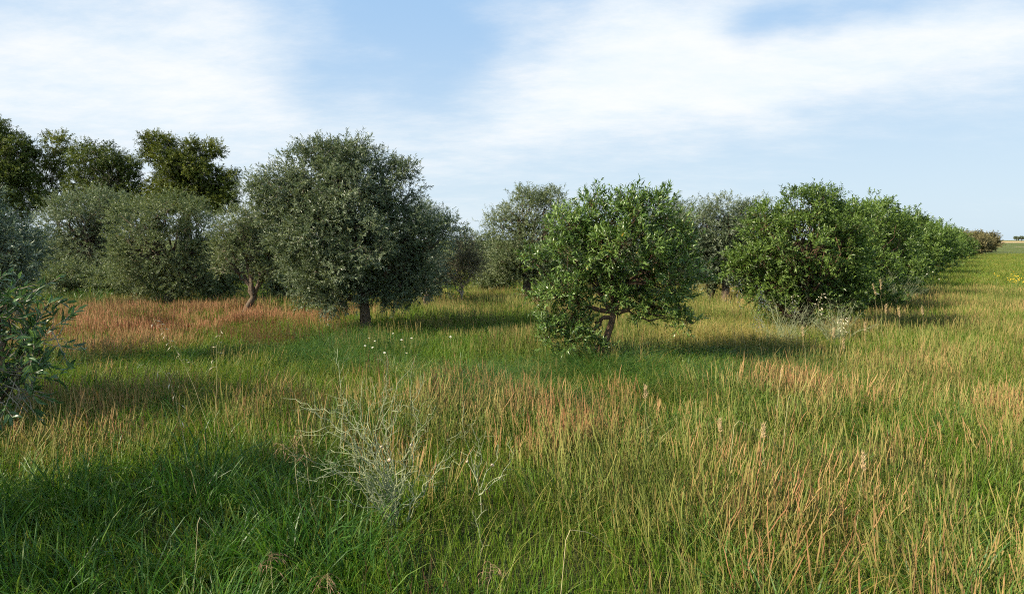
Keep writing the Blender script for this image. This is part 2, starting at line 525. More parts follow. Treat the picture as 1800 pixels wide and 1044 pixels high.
def build_tree(name, label, cat, Y, base_px, lobes_px, leaf, mat, seed, trunk_r=0.1, bark='bark', group=None, clump_r=0.26, per_clump=26,
               lpt=12, twig_len=.2, leafL=.065, leafW=.014, up=.35, spread=.75, density=1.0, depth=0.9, trunk_path=None, limbs=5,
               fork=0.35, shape='diamond', singles=None, twig_frac=0.0, shell=0.45, ymean=0.0, fork_h=None, at=None, lobes_w=None):
    g = np.random.default_rng(seed)
    bx = xat(base_px, Y) if at is None else at[0]
    Y = Y if at is None else at[1]
    bz = float(terrain(bx, Y))
    root = link(name, None, loc=(bx, Y, bz))
    root.empty_display_size = 0.3
    tag(root, label, cat, group)
    origin = np.array([bx, Y, bz])
    lobes = []
    for i, lb in enumerate(lobes_px):
        cx, cy, rx, ry = lb[:4]
        dy = lb[4] if len(lb) > 4 else g.uniform(-.25, .25)
        s = Y / F_PX
        c = np.array([xat(cx, Y), Y + (dy + ymean) * rx * s, zat(cy, Y)]) - origin
        lobes.append((c, (rx * s, rx * s * depth, ry * s)))
    for c, r in (lobes_w or ()):
        lobes.append((np.array(c, float), r))
    leaves, C, (B, TD, TL) = crown_points(lobes, g, clump_r, per_clump, lpt, twig_len, leafL, leafW, up, spread, density, shell)
    ok = leaves['P'][:, 2] > 0.12
    leaves = {k: v[ok] for k, v in leaves.items()}
    # ---- trunk and limbs
    zmin, zmax = C[:, 2].min(), C[:, 2].max()
    mid = C.mean(0)
    if trunk_path is None:
        top = np.array([mid[0] * fork, mid[1] * fork, fork_h if fork_h else max(0.35, zmin + (zmax - zmin) * 0.12)])
        tp = wobble_path((0, 0, -0.05), top, 7, 0.05, g)
    else:
        tp = np.array(trunk_path, float)
        top = tp[-1]
    tr = np.linspace(trunk_r * 1.25, trunk_r * 0.8, len(tp))
    tr[0] *= 1.25
    tk = Tubes().add(tp, tr, 10)
    trunk = tk.build('trunk', M[bark], root)
    # limbs: group clumps by direction from the fork
    dirs = norm(C - top)
    seeds = [dirs[g.integers(len(dirs))]]
    for _ in range(limbs - 1):
        sc = np.min([1 - dirs @ q for q in seeds], axis=0)
        seeds.append(dirs[np.argmax(sc + g.uniform(0, .2, len(sc)))])
    own = np.argmax(np.stack([dirs @ q for q in seeds], 1), 1)
    for k in range(limbs):
        idx = np.where(own == k)[0]
        if len(idx) < 2:
            continue
        end = top + (C[idx].mean(0) - top) * 0.95
        lp = wobble_path(top - np.array([0, 0, trunk_r * .4]), end, 8, 0.16, g, 0.06)
        lr = np.linspace(trunk_r * 0.72, trunk_r * 0.22, 8)
        tb = Tubes().add(lp, lr, 7)
        for ii in idx:
            if g.random() < 0.75:
                j = g.integers(2, 8)
                q = wobble_path(lp[j], C[ii], 6, 0.18, g, 0.05)
                tb.add(q, np.linspace(lr[j] * .55, 0.004, 6), 5)
        tb.build('limb', M[bark], trunk)
    if twig_frac > 0:
        tb = Tubes()
        sel = np.where(g.random(len(B)) < twig_frac)[0]
        for i in sel:
            b0 = B[i] - TD[i] * TL[i] * 0.8
            tb.add(np.stack([b0, (b0 + B[i]) / 2 + g.normal(0, .01, 3), B[i] + TD[i] * TL[i] * .9]), [0.004, .003, .0015], 3)
        t_o = tb.build('twigs', M[bark if bark != 'bark' else 'twig_pale'], root, smooth=False)
        t_o['kind'] = 'stuff'
    # ---- crown
    if singles:
        # the leaves that show largest: outer ones on the camera's side
        mesh1, matname = singles
        world_p = leaves['P'] + origin
        vis = np.linalg.norm(world_p - np.array([0, 0, CAM_H]), axis=1) - leaves['L'] * 4
        inframe = np.abs(world_p[:, 0] / world_p[:, 1]) < 0.8
        score = np.where(inframe, vis, 1e6) + g.uniform(0, .25, len(vis))
        pick = np.argsort(score)[:300]
        keep = np.ones(len(vis), bool)
        keep[pick] = False
    else:
        keep = np.ones(len(leaves['P']), bool)
    me = leaf_mesh('foliage', *(leaves[k][keep] for k in ('P', 'D', 'N', 'L', 'W', 'rnd', 'clump')), M[mat], shape)
    crown = link('crown', me, root)
    crown['kind'] = 'stuff'
    if singles:
        from mathutils import Matrix
        for i in pick:
            Dv = norm(leaves['D'][i])
            Sv = norm(np.cross(Dv, leaves['N'][i]))
            Nv = np.cross(Sv, Dv)
            lf = bpy.data.objects.new('leaf', mesh1)
            COL.objects.link(lf)
            lf.parent = crown
            s, wv = leaves['L'][i], leaves['W'][i] / 0.24
            mtx = Matrix(((Dv[0] * s, -Sv[0] * wv, Nv[0] * s, leaves['P'][i][0]), (Dv[1] * s, -Sv[1] * wv, Nv[1] * s, leaves['P'][i][1]),
                          (Dv[2] * s, -Sv[2] * wv, Nv[2] * s, leaves['P'][i][2]), (0, 0, 0, 1)))
            lf.matrix_basis = mtx
    return root


# ------------------------------------------------------------------ ground
def ground_mat():
    m = bpy.data.materials.new('meadow_soil')
    m.use_nodes = True
    t = NT(m.node_tree)
    geo = t.n('ShaderNodeNewGeometry')
    pos = geo.outputs['Position']
    a = t.noise(pos, 0.35, 6, 0.6)
    b = t.noise(pos, 9.0, 6, 0.7)
    c1 = t.ramp(b, [(0.3, (.030, .028, .012)), (0.55, (.050, .060, .018)), (0.8, (.10, .095, .038))])
    far = t.ramp(a, [(0.35, (.060, .085, .022)), (0.6, (.10, .115, .035)), (0.8, (.16, .15, .06))])
    ln = t.vmath('LENGTH', pos)
    c = t.mixc(t.smooth(ln, 25, 70), c1, far)
    p = t.n('ShaderNodeBsdfPrincipled')
    t.l(c, p.inputs['Base Color'])
    p.inputs['Roughness'].default_value = 1.0
    p.inputs['Specular IOR Level'].default_value = 0.1
    bm = t.n('ShaderNodeBump')
    bm.inputs['Strength'].default_value = 1.0
    bm.inputs['Distance'].default_value = 0.06
    t.l(b, bm.inputs['Height'])
    t.l(bm.outputs[0], p.inputs['Normal'])
    o = t.n('ShaderNodeOutputMaterial')
    t.l(p.outputs[0], o.inputs[0])
    return m


def ground_sheet():
    xs = np.concatenate([[-5000, -2000, -800, -300, -120, -60], np.linspace(-40, 60, 130), [90, 160, 300, 800, 2000, 5000]])
    ys = np.concatenate([[-5000, -1500, -300, -60, -20], np.linspace(-8, 60, 100), [90, 160, 300, 800, 2000, 5000]])
    X, Y = np.meshgrid(xs, ys)
    V = np.stack([X, Y, terrain(X, Y)], -1).reshape(-1, 3)
    nx, ny = len(xs), len(ys)
    i = (np.arange(ny - 1)[:, None] * nx + np.arange(nx - 1)[None, :]).ravel()
    T = np.concatenate([np.stack([i, i + 1, i + nx + 1], 1), np.stack([i, i + nx + 1, i + nx], 1)])
    o = link('ground', mesh_tri('ground', V, T, ground_mat(), smooth=True))
    o['kind'] = 'structure'


ground_sheet()


def field_sheet(name, pts, z, c1, c2, sc=.05):
    m = plain_mat(name, c1, c2, sc, 1.0, 0.1)
    V = np.array([(x, y, z) for x, y in pts], float)
    o = link(name, mesh_tri(name, V, np.array([[0, 1, 2], [0, 2, 3]]), m))
    o['kind'] = 'structure'


field_sheet('green_field', [(60, 66), (320, 66), (900, 230), (190, 230)], .012, (.040, .090, .018), (.060, .125, .025))
field_sheet('dark_field', [(190, 232), (1100, 232), (1500, 420), (340, 420)], .012, (.060, .065, .022), (.085, .095, .03))
field_sheet('stubble_field', [(170, 422), (1500, 422), (2400, 1100), (600, 1100)], .012, (.30, .22, .11), (.40, .30, .16))
field_sheet('pale_track', [(130, 168), (400, 160), (400, 164), (130, 171)], .024, (.42, .33, .20), (.50, .40, .26), .4)

exec_trees = True
# ------------------------------------------------------------------ trees
OL = dict(leaf='olive', bark='bark')
build_tree('olive_tree', 'largest olive tree with dense round silvery crown and short dark trunk, centre left', 'tree', 12.2, 640,
           [(560, 310, 80, 66), (628, 300, 72, 66), (688, 340, 55, 66), (512, 345, 62, 58), (540, 420, 72, 72), (615, 400, 100, 90), (700, 415, 62, 75),
            (568, 490, 62, 42), (650, 480, 80, 48), (705, 478, 50, 42), (478, 335, 34, 34), (575, 508, 55, 24), (660, 505, 62, 24), (712, 500, 40, 26), (530, 470, 40, 40), (505, 400, 52, 52), (545, 360, 66, 58), (745, 405, 42, 50), (480, 370, 36, 40), (740, 460, 36, 40), (600, 282, 60, 36), (575, 400, 62, 56, -1.0), (660, 425, 62, 60, -1.0), (620, 345, 62, 52, -.9), (600, 470, 60, 44, -.9),
            (548, 268, 26, 20), (622, 262, 24, 18), (716, 300, 24, 24), (455, 330, 20, 18), (790, 400, 20, 24), (598, 526, 48, 18, -.5), (690, 520, 45, 18, -.4), (520, 500, 34, 26), (735, 505, 30, 26)], None, 'olive', 21,
           trunk_r=.10, clump_r=.26, per_clump=30, lpt=12, twig_len=.19, leafL=.076, leafW=.017, density=.78, trunk_path=[(0, 0, -.05), (.01, 0, .25), (.0, 0, .5), (-.02, 0, .8)], twig_frac=.05)
build_tree('olive_tree', 'greyish olive tree peeking out behind the right side of the largest olive', 'tree', 17.0, 752,
           [(772, 405, 36, 48), (745, 385, 36, 50), (756, 460, 40, 40), (760, 490, 44, 26)], None, 'olive_blue', 22, trunk_r=.09, clump_r=.28, per_clump=26, lpt=11,
           leafL=.075, leafW=.017, twig_len=.2)
build_tree('dry_shrub', 'pale pinkish grey shrub between the largest olive and the tall olive behind', 'shrub', 17.5, 812,
           [(812, 440, 30, 40), (798, 478, 44, 32), (836, 468, 22, 36)], None, 'pale', 23, trunk_r=.03, bark='twig_pale', clump_r=.2, per_clump=26, lpt=9,
           leafL=.05, leafW=.014, twig_len=.25, up=.7, fork_h=.3, twig_frac=.15)
build_tree('olive_tree', 'small olive tree with a leaning forked bare trunk in reddish grass', 'tree', 14.6, 428,
           [(418, 398, 42, 44), (396, 430, 30, 38), (440, 430, 52, 46), (458, 388, 38, 38), (484, 440, 30, 40), (394, 470, 22, 18), (465, 478, 34, 16), (485, 470, 30, 30)],
           None, 'olive_green', 24, trunk_r=.075, clump_r=.22, per_clump=24, lpt=11, leafL=.065, leafW=.014, twig_len=.18, density=.85,
           trunk_path=[(-.04, 0, -.05), (-.01, 0, .12), (.05, 0, .27), (.13, .02, .42), (.21, .02, .54)], twig_frac=.25)
build_tree('olive_tree', 'broad olive tree with foliage to the ground, left of the leaning small olive', 'tree', 17.0, 296,
           [(312, 378, 68, 44), (250, 400, 54, 56), (352, 398, 42, 52), (290, 440, 80, 55), (232, 452, 42, 44), (350, 458, 42, 44), (285, 490, 62, 28), (235, 488, 50, 30), (335, 492, 55, 26), (380, 440, 28, 40), (270, 507, 60, 16), (340, 507, 50, 16)],
           None, 'olive_green', 25, trunk_r=.12, clump_r=.27, per_clump=23, lpt=12, leafL=.07, leafW=.016, twig_len=.2)
build_tree('olive_tree', 'domed grey green olive tree in front of the tall airy tree, far left', 'tree', 20.0, 160,
           [(168, 368, 72, 40), (122, 392, 46, 48), (212, 370, 40, 44), (160, 432, 68, 48), (112, 452, 34, 40), (225, 420, 40, 50), (150, 470, 60, 32), (205, 468, 46, 34), (105, 480, 36, 20), (130, 498, 60, 18), (200, 498, 50, 18)],
           None, 'olive', 26, trunk_r=.13, clump_r=.3, per_clump=22, lpt=12, leafL=.078, leafW=.018, twig_len=.22)
build_tree('olive_tree', 'dark blue grey olive tree cut by the left edge behind the near bush', 'tree', 8.6, -5,
           [(20, 412, 56, 56), (-45, 420, 80, 85), (52, 448, 40, 42), (5, 478, 66, 36), (-60, 350, 60, 50), (-20, 520, 70, 34), (-70, 500, 60, 50)],
           None, 'olive_blue', 27, trunk_r=.065, clump_r=.25, per_clump=22, lpt=12, leafL=.07, leafW=.015, twig_len=.2)
build_tree('olive_tree', 'tall upright grey olive tree behind the broad leaved tree, left of it', 'tree', 19.0, 925,
           [(925, 370, 52, 48), (882, 395, 36, 42), (972, 358, 42, 34), (896, 440, 48, 42), (955, 425, 62, 55), (925, 462, 60, 26), (930, 345, 30, 26), (880, 460, 36, 22), (985, 455, 40, 30), (900, 478, 40, 14), (955, 480, 50, 14)],
           None, 'olive_green', 28, trunk_r=.11, clump_r=.29, per_clump=22, lpt=12, leafL=.078, leafW=.017, twig_len=.22)
build_tree('olive_tree', 'grey olive tree between the broad leaved tree and the large green hedge bush', 'tree', 17.5, 1275,
           [(1268, 388, 62, 50), (1222, 402, 46, 52), (1320, 394, 60, 48), (1285, 425, 70, 50), (1240, 440, 46, 40), (1200, 420, 36, 50), (1260, 462, 40, 18), (1290, 470, 60, 24), (1245, 478, 36, 16), (1320, 478, 40, 18)],
           None, 'olive', 29, trunk_r=.1, clump_r=.27, per_clump=22, lpt=12, leafL=.075, leafW=.017, twig_len=.2)
build_tree('olive_tree', 'olive tree mostly hidden behind the broad leaved tree, top at its right', 'tree', 24.0, 1180,
           [(1188, 372, 32, 26), (1170, 405, 46, 40), (1130, 400, 46, 40), (1205, 415, 30, 34)],
           None, 'olive', 30, trunk_r=.12, clump_r=.32, per_clump=22, lpt=10, leafL=.09, leafW=.022, twig_len=.24)

# tall trees behind, left
GK = dict(density=.8, clump_r=.50, per_clump=27, shell=.25, lpt=10, leafL=.145, leafW=.052, twig_len=.36, up=.1, spread=.9, limbs=6, trunk_r=.22, bark='bark_pale')
build_tree('gum_tree', 'tall dark yellow green tree cut off by the left edge of the picture', 'tree', 46, 10,
           [(-20, 240, 55, 40), (30, 265, 48, 36), (-40, 300, 60, 50), (25, 320, 50, 45), (-10, 370, 70, 50), (45, 300, 30, 30), (55, 340, 34, 40), (10, 225, 22, 20), (50, 260, 30, 22)], None, 'gum_dark', 41, **GK)
build_tree('gum_tree', 'slender airy tree with sky showing through, second of the tall trees from the left', 'tree', 48, 100,
           [(108, 250, 30, 28), (90, 285, 32, 28), (125, 285, 30, 32), (100, 325, 34, 30), (88, 355, 30, 25)], None, 'gum', 42,
           **dict(GK, density=.45, per_clump=30, clump_r=.42, trunk_r=.12))
build_tree('gum_tree', 'dark rounded tall tree between the airy tree and the lobed broad one', 'tree', 45, 200,
           [(165, 275, 38, 30), (210, 280, 40, 30), (240, 295, 26, 28), (180, 315, 48, 36), (225, 330, 44, 36), (190, 360, 60, 36), (240, 360, 50, 36), (150, 330, 30, 40)], None, 'gum_dark', 43, **GK)
build_tree('gum_tree', 'broad tall tree with cloud like lobed crown and pale limbs, rightmost tall one', 'tree', 44, 335,
           [(290, 248, 34, 14), (300, 275, 44, 24), (345, 258, 24, 16), (378, 262, 23, 20), (340, 290, 50, 24), (310, 318, 54, 26), (375, 310, 38, 24), (412, 310, 19, 14),
            (395, 335, 34, 22), (340, 345, 60, 26), (300, 350, 50, 30), (390, 355, 40, 24)], None, 'gum', 44, **dict(GK, clump_r=.42, per_clump=28, density=.85))

# olives further back that close the grove
for i, (px, Y, top, wid, lab) in enumerate((
        (845, 34, 398, 60, 'distant olive tree seen low in the gap right of the pale dry shrub'),
        (445, 26, 372, 70, 'shaded olive tree seen between the leaning olive and the largest olive'),
        (60, 27, 392, 80, 'shaded olive tree behind the blue grey olive at far left'),
        (1010, 30, 385, 90, 'distant olive tree hidden behind the broad leaved tree crown'),
        (690, 28, 385, 80, 'distant olive tree low behind the trunk of the largest olive'),
        (560, 25, 400, 80, 'distant olive tree behind the left side of the largest olive'),
        (1120, 27, 395, 80, 'distant olive tree behind the middle of the broad leaved tree'),
        (1235, 25, 405, 70, 'distant olive tree low behind the grey olive, right of the broad leaved tree'),
        (905, 27, 415, 60, 'distant olive tree low behind the tall upright grey olive'),
        (20, 24, 400, 90, 'distant olive tree behind the blue grey olive, at the left edge'))):
    build_tree('olive_tree', lab, 'tree', Y, px, [(px - wid * .35, top + 40, wid * .55, 38), (px + wid * .35, top + 42, wid * .55, 40), (px, top + 34, wid * .5, 34),
                                                   (px, top + 72, wid * .8, 36), (px - wid * .4, 470, wid * .55, 24), (px + wid * .4, 470, wid * .55, 24), (px, 474, wid * .6, 20)], None, 'olive', 60 + i, trunk_r=.12, clump_r=.36, per_clump=11, lpt=10, leafL=.125,
               leafW=.032, twig_len=.26, group='olives closing the grove behind')

for i, (px, Y, top, wid, lab) in enumerate((
        (120, 18.6, 455, 60, 'low dark undergrowth bush below the domed olive, far left'), (205, 18.3, 462, 56, 'low dark undergrowth bush between the domed and the broad olive'),
        (385, 18.2, 455, 46, 'low dark undergrowth bush left of the leaning olive trunk'), (500, 18.0, 462, 50, 'low dark undergrowth bush right of the leaning olive trunk'),
        (735, 18.8, 458, 50, 'low dark undergrowth bush left of the pale dry shrub'), (870, 21.5, 452, 44, 'low dark undergrowth bush right of the pale dry shrub'),
        (1250, 18.0, 425, 50, 'undergrowth bush right of the broad leaved tree, hiding the grey olive trunk'), (1310, 18.6, 430, 46, 'undergrowth bush just left of the big hedge bush'),
        (960, 20.5, 445, 50, 'undergrowth bush at the foot of the tall upright grey olive'))):
    build_tree('undergrowth_bush', lab, 'bush', Y, px, [(px, top + 22, wid * .7, 24), (px - wid * .5, top + 34, wid * .6, 24), (px + wid * .5, top + 36, wid * .6, 24), (px, top + 48, wid, 20), (px, 492, wid * .8, 18)], None,
               'olive_green', 150 + i, trunk_r=.05, clump_r=.28, per_clump=15, lpt=10, leafL=.085, leafW=.024, twig_len=.22, limbs=4, group='dark bushes under the olives', fork_h=.25)

# the broad leaved tree in the middle
leaf_laurel = make_single_leaf('laurel_leaf_piece', M['laurel_single'])
build_tree('broad_leaved_tree', 'small bright green broad leaved tree with short crooked trunk, right of centre', 'tree', 8.9, 1055,
           [(1060, 385, 70, 42), (1130, 380, 66, 42), (1000, 392, 48, 44), (1185, 420, 52, 52), (1010, 440, 62, 52), (1100, 440, 90, 60), (1170, 480, 62, 50),
            (990, 510, 52, 40), (1060, 500, 70, 45), (1190, 530, 42, 32), (975, 560, 36, 26), (1110, 520, 60, 36), (1055, 610, 26, 18, -.3), (1010, 560, 34, 24),
            (1150, 352, 40, 16), (1040, 352, 30, 16), (1100, 350, 40, 16), (965, 590, 28, 18), (1200, 560, 26, 16), (1000, 600, 22, 14), (950, 520, 26, 24), (1140, 540, 50, 24), (1020, 575, 30, 20), (1230, 480, 22, 36), (940, 460, 24, 30)],
           None, 'laurel', 31, trunk_r=.05, bark='bark_brown', clump_r=.17, per_clump=14, lpt=10, twig_len=.16, leafL=.088, leafW=.019, up=.6, spread=.65, density=.72,
           trunk_path=[(-.02, 0, -.05), (.0, 0, .12), (.03, .0, .26), (.11, .01, .42), (.17, .02, .60), (.2, .03, .76)], limbs=7, shape='kite',
           singles=(leaf_laurel, 'laurel_single'), twig_frac=.35, shell=.4)

# right hand hedge row of green bushes: x = 0.73 y - 3.4
leaf_hedge = make_single_leaf('hedge_leaf_piece', M['hedge_single'])
build_tree('hedge_bush', 'big rounded bright green bush leading the hedge row on the right', 'bush', 12.3, 1415,
           [(1412, 368, 62, 40), (1345, 395, 55, 44), (1478, 392, 52, 44), (1410, 430, 110, 60), (1330, 455, 50, 45), (1492, 455, 50, 48), (1420, 490, 100, 42), (1365, 500, 60, 35),
            (1500, 500, 40, 34), (1440, 345, 40, 18), (1345, 520, 50, 26), (1420, 528, 60, 26), (1490, 524, 48, 26), (1300, 470, 30, 34)], None, 'hedge', 32, trunk_r=.07, bark='bark_brown', clump_r=.2, per_clump=16, lpt=10, twig_len=.17, leafL=.075,
           leafW=.022, up=.5, spread=.7, density=.85, limbs=8, shape='diamond', singles=(leaf_hedge, 'hedge_single'), twig_frac=.2, fork_h=.3)
row = [(15.5, 2.85, 1.2, 'green bush right behind the big leading hedge bush'),
       (19.0, 3.1, 1.35, 'green bush third in the receding hedge row'),
       (23.0, 3.1, 1.5, 'green bush fourth in the receding hedge row, with a tall rounded top'),
       (27.5, 2.85, 1.5, 'green bush fifth in the receding hedge row'),
       (33.0, 2.85, 1.7, 'green bush sixth in the receding hedge row'),
       (39.0, 2.8, 1.8, 'low green bush seventh in the receding hedge row'),
       (46.0, 2.75, 1.9, 'low green bush eighth in the receding hedge row'),
       (55.0, 2.7, 2.1, 'small looking green bush ninth in the receding hedge row'),
       (65.0, 2.75, 2.3, 'last green bush of the hedge row before the brownish ones')]
for i, (Y, H, rad, lab) in enumerate(row):
    x = 0.73 * Y - 3.4 - (rad * .3 if i > 1 else 0)
    px = 900 + x / Y * F_PX
    s = F_PX / Y
    g = np.random.default_rng(80 + i)
    lobes = []
    for k in range(7):
        a = g.uniform(0, 2 * math.pi)
        rr = rad * g.uniform(.45, .6)
        zc = g.uniform(.6, H - rr * .8)
        lobes.append((px + math.cos(a) * rad * .55 * s, 422 + (CAM_H - zc) * s, rr * s, rr * .8 * s, math.sin(a) * rad * .55 / rr))
    lobes.append((px, 422 + (CAM_H - (H - rad * .5)) * s, rad * .62 * s, rad * .5 * s, 0))
    for q in (-.6, 0, .6):
        lobes.append((px + q * rad * s, 422 + (CAM_H - .45) * s, rad * .5 * s, .42 * s, -.3))
    if i >= 4:
        lobes = [(a, b - 4, c * 1.2, d_ * 1.2, e) for a, b, c, d_, e in lobes]
    k = 1 + i * .13
    build_tree('hedge_bush', lab, 'bush', Y, px, lobes, None, 'hedge', 90 + i, trunk_r=.06, bark='bark_brown', clump_r=.24 * k, per_clump=14, lpt=10,
               twig_len=.18 * k, leafL=.086 * k, leafW=.029 * k, up=.45, spread=.75, density=.9 if i < 4 else .6, limbs=5, group='bushes of the hedge row', fork_h=.3)
for i, (Y, px, H, rad, lab) in enumerate(((72, 1682, 3.0, 3.0, 'brownish bush in the far part of the hedge row, nearest brown one'),
                                          (84, 1697, 3.1, 3.2, 'brownish bush in the far part of the hedge row, middle brown one'),
                                          (96, 1714, 3.1, 3.4, 'brownish bush at the very end of the hedge row by the open field'))):
    s = F_PX / Y
    g = np.random.default_rng(120 + i)
    lobes = [(px + g.uniform(-.6, .6) * rad * s, 422 + (CAM_H - g.uniform(.8, H - 1.0)) * s, rad * .62 * s, 1.15 * s) for k in range(8)]
    build_tree('brown_bush', lab, 'bush', Y, px, lobes, None, 'brown_bush', 130 + i, trunk_r=.08, bark='bark_brown', clump_r=.5, per_clump=18, lpt=9, twig_len=.4,
               leafL=.2, leafW=.08, up=.4, density=.55, limbs=4, group='brownish bushes at the end of the hedge row', fork_h=.3)
for i, (px, Y) in enumerate(((1783, 900), (1792, 900), (1799, 905))):
    build_tree('distant_tree', 'tiny hazy tree on the horizon at the right edge, number %s from left' % ('one', 'two', 'three')[i], 'tree', Y, px,
               [(px, 418, 4, 2.2), (px + 3, 419, 3, 1.8)], None, 'olive_blue', 140 + i, trunk_r=.3, clump_r=1.2, per_clump=18, lpt=8, leafL=1.0, leafW=.5, twig_len=1.0,
               limbs=3, group='tiny trees on the horizon', fork_h=.8)

# the near bush at the left edge
leaf_left = make_single_leaf('left_leaf_piece', M['left_single'])
build_tree('overhanging_bush', 'leafy bush in shade leaning into the picture at the left edge, branches showing', 'bush', 4.0, -170,
           [(-50, 560, 90, 60), (20, 585, 58, 48), (-130, 560, 120, 110), (40, 635, 48, 32), (-60, 660, 90, 50), (65, 590, 34, 22), (-5, 530, 56, 36), (-170, 440, 100, 80), (-25, 695, 50, 30), (25, 680, 40, 24)], None, 'left_bush', 33, trunk_r=.028, bark='bark', clump_r=.14, per_clump=6, lpt=7, twig_len=.17, leafL=.085, leafW=.021, up=.35, spread=.55,
           density=.42, limbs=7, shape='kite', singles=(leaf_left, 'left_single'), twig_frac=.8, fork_h=.4)
# trees left of and behind the camera that shade the near grass and the left grass
SHADERS = dict(trunk_r=.11, clump_r=.26, per_clump=14, lpt=10, leafL=.095, leafW=.030, density=.85, fork_h=.7)
build_tree('olive_tree', 'olive tree standing outside the left edge of the picture, beside the near bush', 'tree', 5.0, 0, [], None, 'olive', 34, at=(-6.5, 5.7),
           lobes_w=[((0, 0, 1.9), (1.2, 1.1, 1.0)), ((.7, .2, 1.3), (.9, .9, .8)), ((-.7, -.2, 1.5), (1.0, 1.0, .9))], **SHADERS)
build_tree('olive_tree', 'olive tree standing outside the lower left corner of the picture', 'tree', 5.0, 0, [], None, 'olive', 35, at=(-4.7, 2.8),
           lobes_w=[((0, 0, 2.0), (1.1, 1.1, .9)), ((.6, .4, 1.5), (.9, .9, .8)), ((-.6, -.4, 1.6), (1.0, 1.0, .9))], **dict(SHADERS, density=.34))

# ------------------------------------------------------------------ grass
def clump_mesh(name, n, radius, hr, wid, lean, curve, segs, mat, g, wav=0.0, square=0.0):
    """n curved tapering blades in one tuft (or, with square, spread over a square patch)"""
    a = g.uniform(0, 2 * math.pi, n)
    r = radius * np.sqrt(g.random(n))
    p0 = np.stack([np.cos(a) * r, np.sin(a) * r, np.full(n, -.03)], 1)
    if square:
        p0[:, :2] = g.uniform(-square / 2, square / 2, (n, 2))
    h = g.uniform(hr[0], hr[1], n)
    la = a + g.normal(0, .9, n)
    ld = np.stack([np.cos(la), np.sin(la), 0 * la], 1)
    ln = lean * g.uniform(.2, 1.3, n)
    cv = curve * g.uniform(.3, 1.5, n)
    fa = g.uniform(0, 2 * math.pi, n)
    side = np.stack([np.cos(fa), np.sin(fa), 0 * fa], 1)
    wv = wid * g.uniform(.7, 1.25, n)
    ph = g.uniform(0, 6.28, n)
    Vs, hh = [], []
    for k in range(segs + 1):
        t = k / segs
        out = ln * t + cv * t * t
        p = p0 + ld * (h * out)[:, None]
        p[:, 2] += h * t * (1 - .45 * np.minimum(1.5, out) * t)
        if wav:
            p = p + side[:, [1, 0, 2]] * (np.sin(ph + t * 7) * wav * h * t)[:, None]
        if k == segs:
            Vs.append(p[:, None, :])
            hh.append(np.full((n, 1), t))
        else:
            ww = (wv * (1 - t ** 2.2) * (0.75 + .5 * min(1, t * 3)))[:, None]
            Vs.append(np.stack([p - side * ww / 2, p + side * ww / 2], 1))
            hh.append(np.full((n, 2), t))
    V = np.concatenate(Vs, 1)
    H = np.concatenate(hh, 1)
    f = []
    for k in range(segs - 1):
        b = 2 * k
        f += [(b, b + 1, b + 3), (b, b + 3, b + 2)]
    b = 2 * (segs - 1)
    f.append((b, b + 1, b + 2))
    f = np.array(f)
    T = (f[None] + (np.arange(n) * V.shape[1])[:, None, None]).reshape(-1, 3)
    return mesh_tri(name, V.reshape(-1, 3), T, mat, fattr={'rnd': np.repeat(g.random(n), len(f))}, vattr={'h': H.ravel()})


def stalk_mesh(name, n, radius, hr, mat, g, stem=.0011, spike=.0024, sides=3, kink=.05, lean=.16):
    """upright flowering stalks, each with a longer narrow seed spike"""
    tb = Tubes()
    rn, hh = [], []
    for i in range(n):
        a = g.uniform(0, 2 * math.pi)
        r = radius * math.sqrt(g.random())
        h = g.uniform(*hr)
        m = 9
        t = np.linspace(0, 1, m)
        la = g.uniform(0, 6.28)
        ln = abs(g.normal(0, lean))
        P = np.stack([math.cos(a) * r + math.cos(la) * ln * h * t ** 1.4, math.sin(a) * r + math.sin(la) * ln * h * t ** 1.4, -.03 + h * t * (1 - .2 * ln)], 1)
        wb = np.cumsum(g.normal(0, kink, (m, 2)), 0) * h * .25
        wb -= wb[0]
        P[:, :2] += wb
        s0 = g.uniform(.45, .68)
        rad = np.where(t < s0, stem, spike * g.uniform(.75, 1.3)) * (1 + g.normal(0, .16, m))
        rad[-1] = .0006
        v0 = len(tb.V)
        tb.add(P, np.abs(rad), sides)
        rv = g.random()
        rn.append(np.full(len(tb.T[-1]), rv))
        hh.append(np.repeat(t, sides))
    return mesh_tri(name, np.concatenate(tb.V), np.concatenate(tb.T), mat, fattr={'rnd': np.concatenate(rn)}, vattr={'h': np.concatenate(hh)})


GREEN_LUSH = [(0.1, (.032, .095, .013)), (0.5, (.064, .155, .020)), (0.9, (.150, .250, .034))]
DRY_PALE = [(0.1, (.20, .16, .06)), (0.5, (.33, .25, .10)), (0.9, (.46, .35, .17))]
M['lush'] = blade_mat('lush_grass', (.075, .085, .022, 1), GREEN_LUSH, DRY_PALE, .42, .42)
GREEN_FINE = [(0.1, (.045, .105, .010)), (0.5, (.105, .190, .016)), (0.9, (.200, .285, .030))]
DRY_FINE = [(0.1, (.17, .145, .030)), (0.5, (.27, .22, .05)), (0.9, (.37, .30, .09))]
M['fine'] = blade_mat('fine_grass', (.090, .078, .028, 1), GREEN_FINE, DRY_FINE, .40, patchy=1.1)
GREEN_STALK = [(0.1, (.10, .15, .025)), (0.5, (.16, .20, .04)), (0.9, (.24, .24, .06))]
DRY_STALK = [(0.0, (.36, .29, .085)), (0.35, (.42, .30, .115)), (0.65, (.40, .225, .10)), (1.0, (.37, .14, .075))]
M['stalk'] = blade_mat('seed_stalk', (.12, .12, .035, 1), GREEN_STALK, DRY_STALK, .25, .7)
GREEN_FEATHER = [(0.1, (.026, .075, .012)), (0.5, (.045, .115, .018)), (0.9, (.075, .150, .026))]
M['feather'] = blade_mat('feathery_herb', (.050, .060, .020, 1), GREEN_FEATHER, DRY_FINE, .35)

KITS = {}


